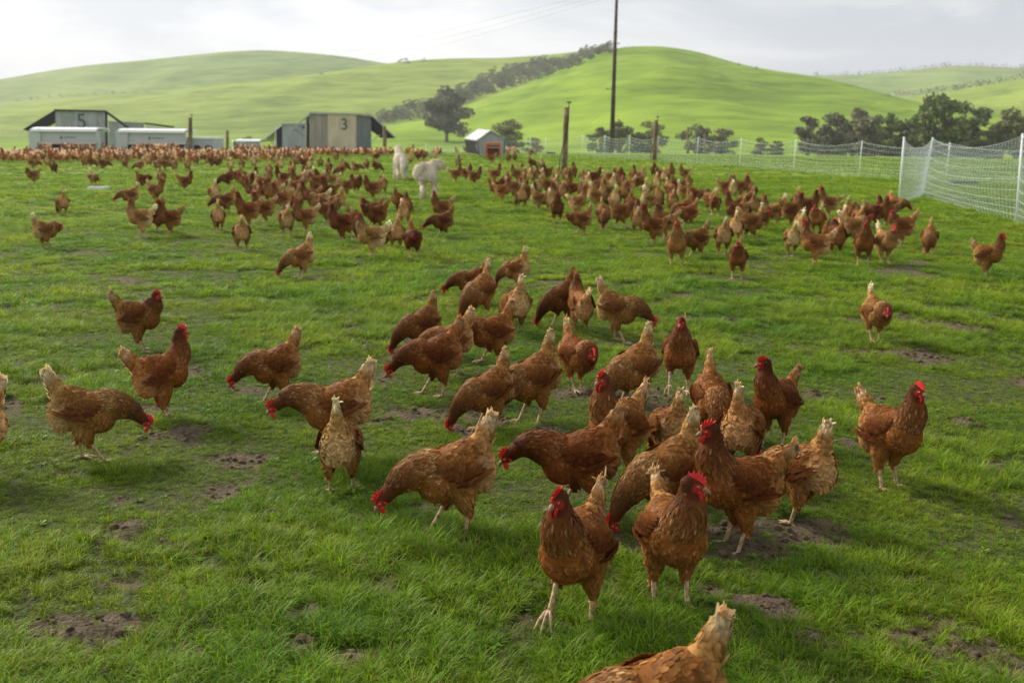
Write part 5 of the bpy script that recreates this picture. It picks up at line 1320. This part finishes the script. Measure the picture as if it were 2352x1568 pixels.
POSEW = dict(A='standing upright', S='standing tall', R='standing with neck drawn in', W='walking', F='reaching down', P='pecking', L='lowering its head', T='looking back', O='pecking', Q='pecking', X='looking aside', Y='looking aside', E='reaching forward', V='stepping')
mid = []
for X0, Y0, lst in (Z1, Z2, Z3, Z4):
    for zx, zy, h, c in lst: mid.append([X0 + zx / 4, Y0 + zy / 4, h, c])
# thin out exact repeats
mm = []
for q in mid:
    if not any(abs(q[0] - w[0]) < 7 and abs(q[1] - w[1]) < 5 for w in mm): mm.append(q)
mid = mm
def cluster(x, y):
    if x < 430 and y < 400 or (y < 392 and x < 560): return 'behind the white tray'
    if x < 560: return 'on the grass left of centre'
    if x < 860: return 'in the dogs-side flock'
    if x < 1130: return 'round the white dogs'
    if x < 1600: return 'by the tall post'
    if x < 1770: return 'right of the dense flock'
    return 'near the corner net'
groups = {}
for q in mid: groups.setdefault(cluster(q[0], q[1]), []).append(q)
tones = [.76, .9, 1.0, 1.1, 1.25, 1.45]
for cname, lst in groups.items():
    lst.sort(key=lambda q: -q[1]); nrow = max(1, round(len(lst) / 11)); per = math.ceil(len(lst) / nrow)
    for rI in range(nrow):
        row = sorted(lst[rI * per:(rI + 1) * per]);
        rn = 'front row' if rI == 0 else (WORDS[rI] + ' row')
        for k, (x, y, h, c) in enumerate(row):
            h2 = h % 360; face = 'right' if h2 < 45 or h2 > 315 else ('away' if h2 < 135 else ('left' if h2 < 225 else 'this way'))
            t = tones[(int(x * 7 + y * 3)) % 6]; last = 'one' if nrow == 1 else 'in the ' + rn
            tw = 'dark' if t < .95 else ('pale' if t > 1.2 else 'brown')
            lb = f"{tw} hen {POSEW[c].split()[-1] if c in 'PWFV' else ('hunched' if c == 'R' else 'upright')} facing {face}, {WORDS[k]} of {rn} {cname}"
            if nrow == 1: lb = f"{tw} hen {POSEW[c].split()[-1] if c in 'PWFV' else ('hunched' if c == 'R' else 'upright')} facing {face}, {WORDS[k]} {cname}"
            pc = CODE[c]
            if c == 'P': pc = ('peck', 'peck_left', 'peck_right', 'forage')[int(x * 13) % 4]
            if c == 'A': pc = ('alert', 'alert', 'stretch', 'alert_left', 'step', 'alert_right')[int(x * 11) % 6]
            place_hen(x, y, h + random.uniform(-6, 6), pc, lb, 'hens ' + cname, t, random.uniform(1.04, 1.13), level=1)
print('middle hens', len(mid))

# ---- far band of the flock: the nearest as single hens, the rest one mass
FARP = ['alert', 'peck', 'rest', 'forage', 'stretch', 'peck_left']
FAR = [far_hen_mesh(p, i) for i, p in enumerate(FARP)]
FARM = [np_mesh('hen', V, F, C, True, M_PLUME) for V, F, C in FAR]
rf = np.random.default_rng(77)
pts = []
def band(x0, x1, ylo, yhi, n):
    for k in range(n):
        x = rf.uniform(x0, x1); y = rf.uniform(ylo, yhi); pts.append((x, y))
band(-30, 340, 359.5, 374, 240); band(330, 720, 358.5, 368, 190); band(330, 720, 366, 379, 45); band(640, 900, 356, 360, 85); band(92, 215, 347, 349, 26); band(296, 415, 347, 349, 26); band(236, 262, 348, 352, 8); band(870, 1010, 352, 360, 22)
band(1085, 1190, 351, 357, 30); band(1040, 1080, 352, 356, 4); band(540, 640, 347, 351, 20); band(1098, 1150, 348, 352, 12)
pts.sort(key=lambda q: -q[1])
nfar = 300 - len(NEAR) - len(mid)
ones, rest_ = pts[:max(0, nfar)], pts[max(0, nfar):]
for i, (x, y) in enumerate(ones):
    p = at(x, y); o = bpy.data.objects.new('hen', FARM[int(rf.integers(0, 6))]); col.objects.link(o); o.location = p
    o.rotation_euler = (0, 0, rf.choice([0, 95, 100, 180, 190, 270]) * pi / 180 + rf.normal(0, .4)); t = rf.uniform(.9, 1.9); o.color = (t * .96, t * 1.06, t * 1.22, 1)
    tag(o, 'far small brown hen in the crowded band of hens in front of the sheds', 'hen', 'hens crowding in front of the sheds')
Vs = []; Fs = []; Cs = []; n0 = 0
for (x, y) in rest_:
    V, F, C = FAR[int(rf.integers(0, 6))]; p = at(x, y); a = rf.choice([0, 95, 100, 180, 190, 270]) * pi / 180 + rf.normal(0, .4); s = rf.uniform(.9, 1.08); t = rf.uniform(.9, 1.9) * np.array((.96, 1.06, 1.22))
    R_ = np.array([[cos(a), -sin(a), 0], [sin(a), cos(a), 0], [0, 0, 1]])
    Vs.append(V @ R_.T * s + np.array(p)); Fs.append(F + n0); Cs.append(C * t); n0 += len(V)
cm = np_mesh('hen_crowd', np.concatenate(Vs), np.concatenate(Fs), np.concatenate(Cs), True, M_PLUME); co = bpy.data.objects.new('hen_crowd', cm); col.objects.link(co)
tag(co, 'dense far crowd of brown hens along the sheds and feeders', 'hens', kind='stuff')
print('far single', len(ones), 'crowd', len(rest_), 'faces', len(cm.polygons))
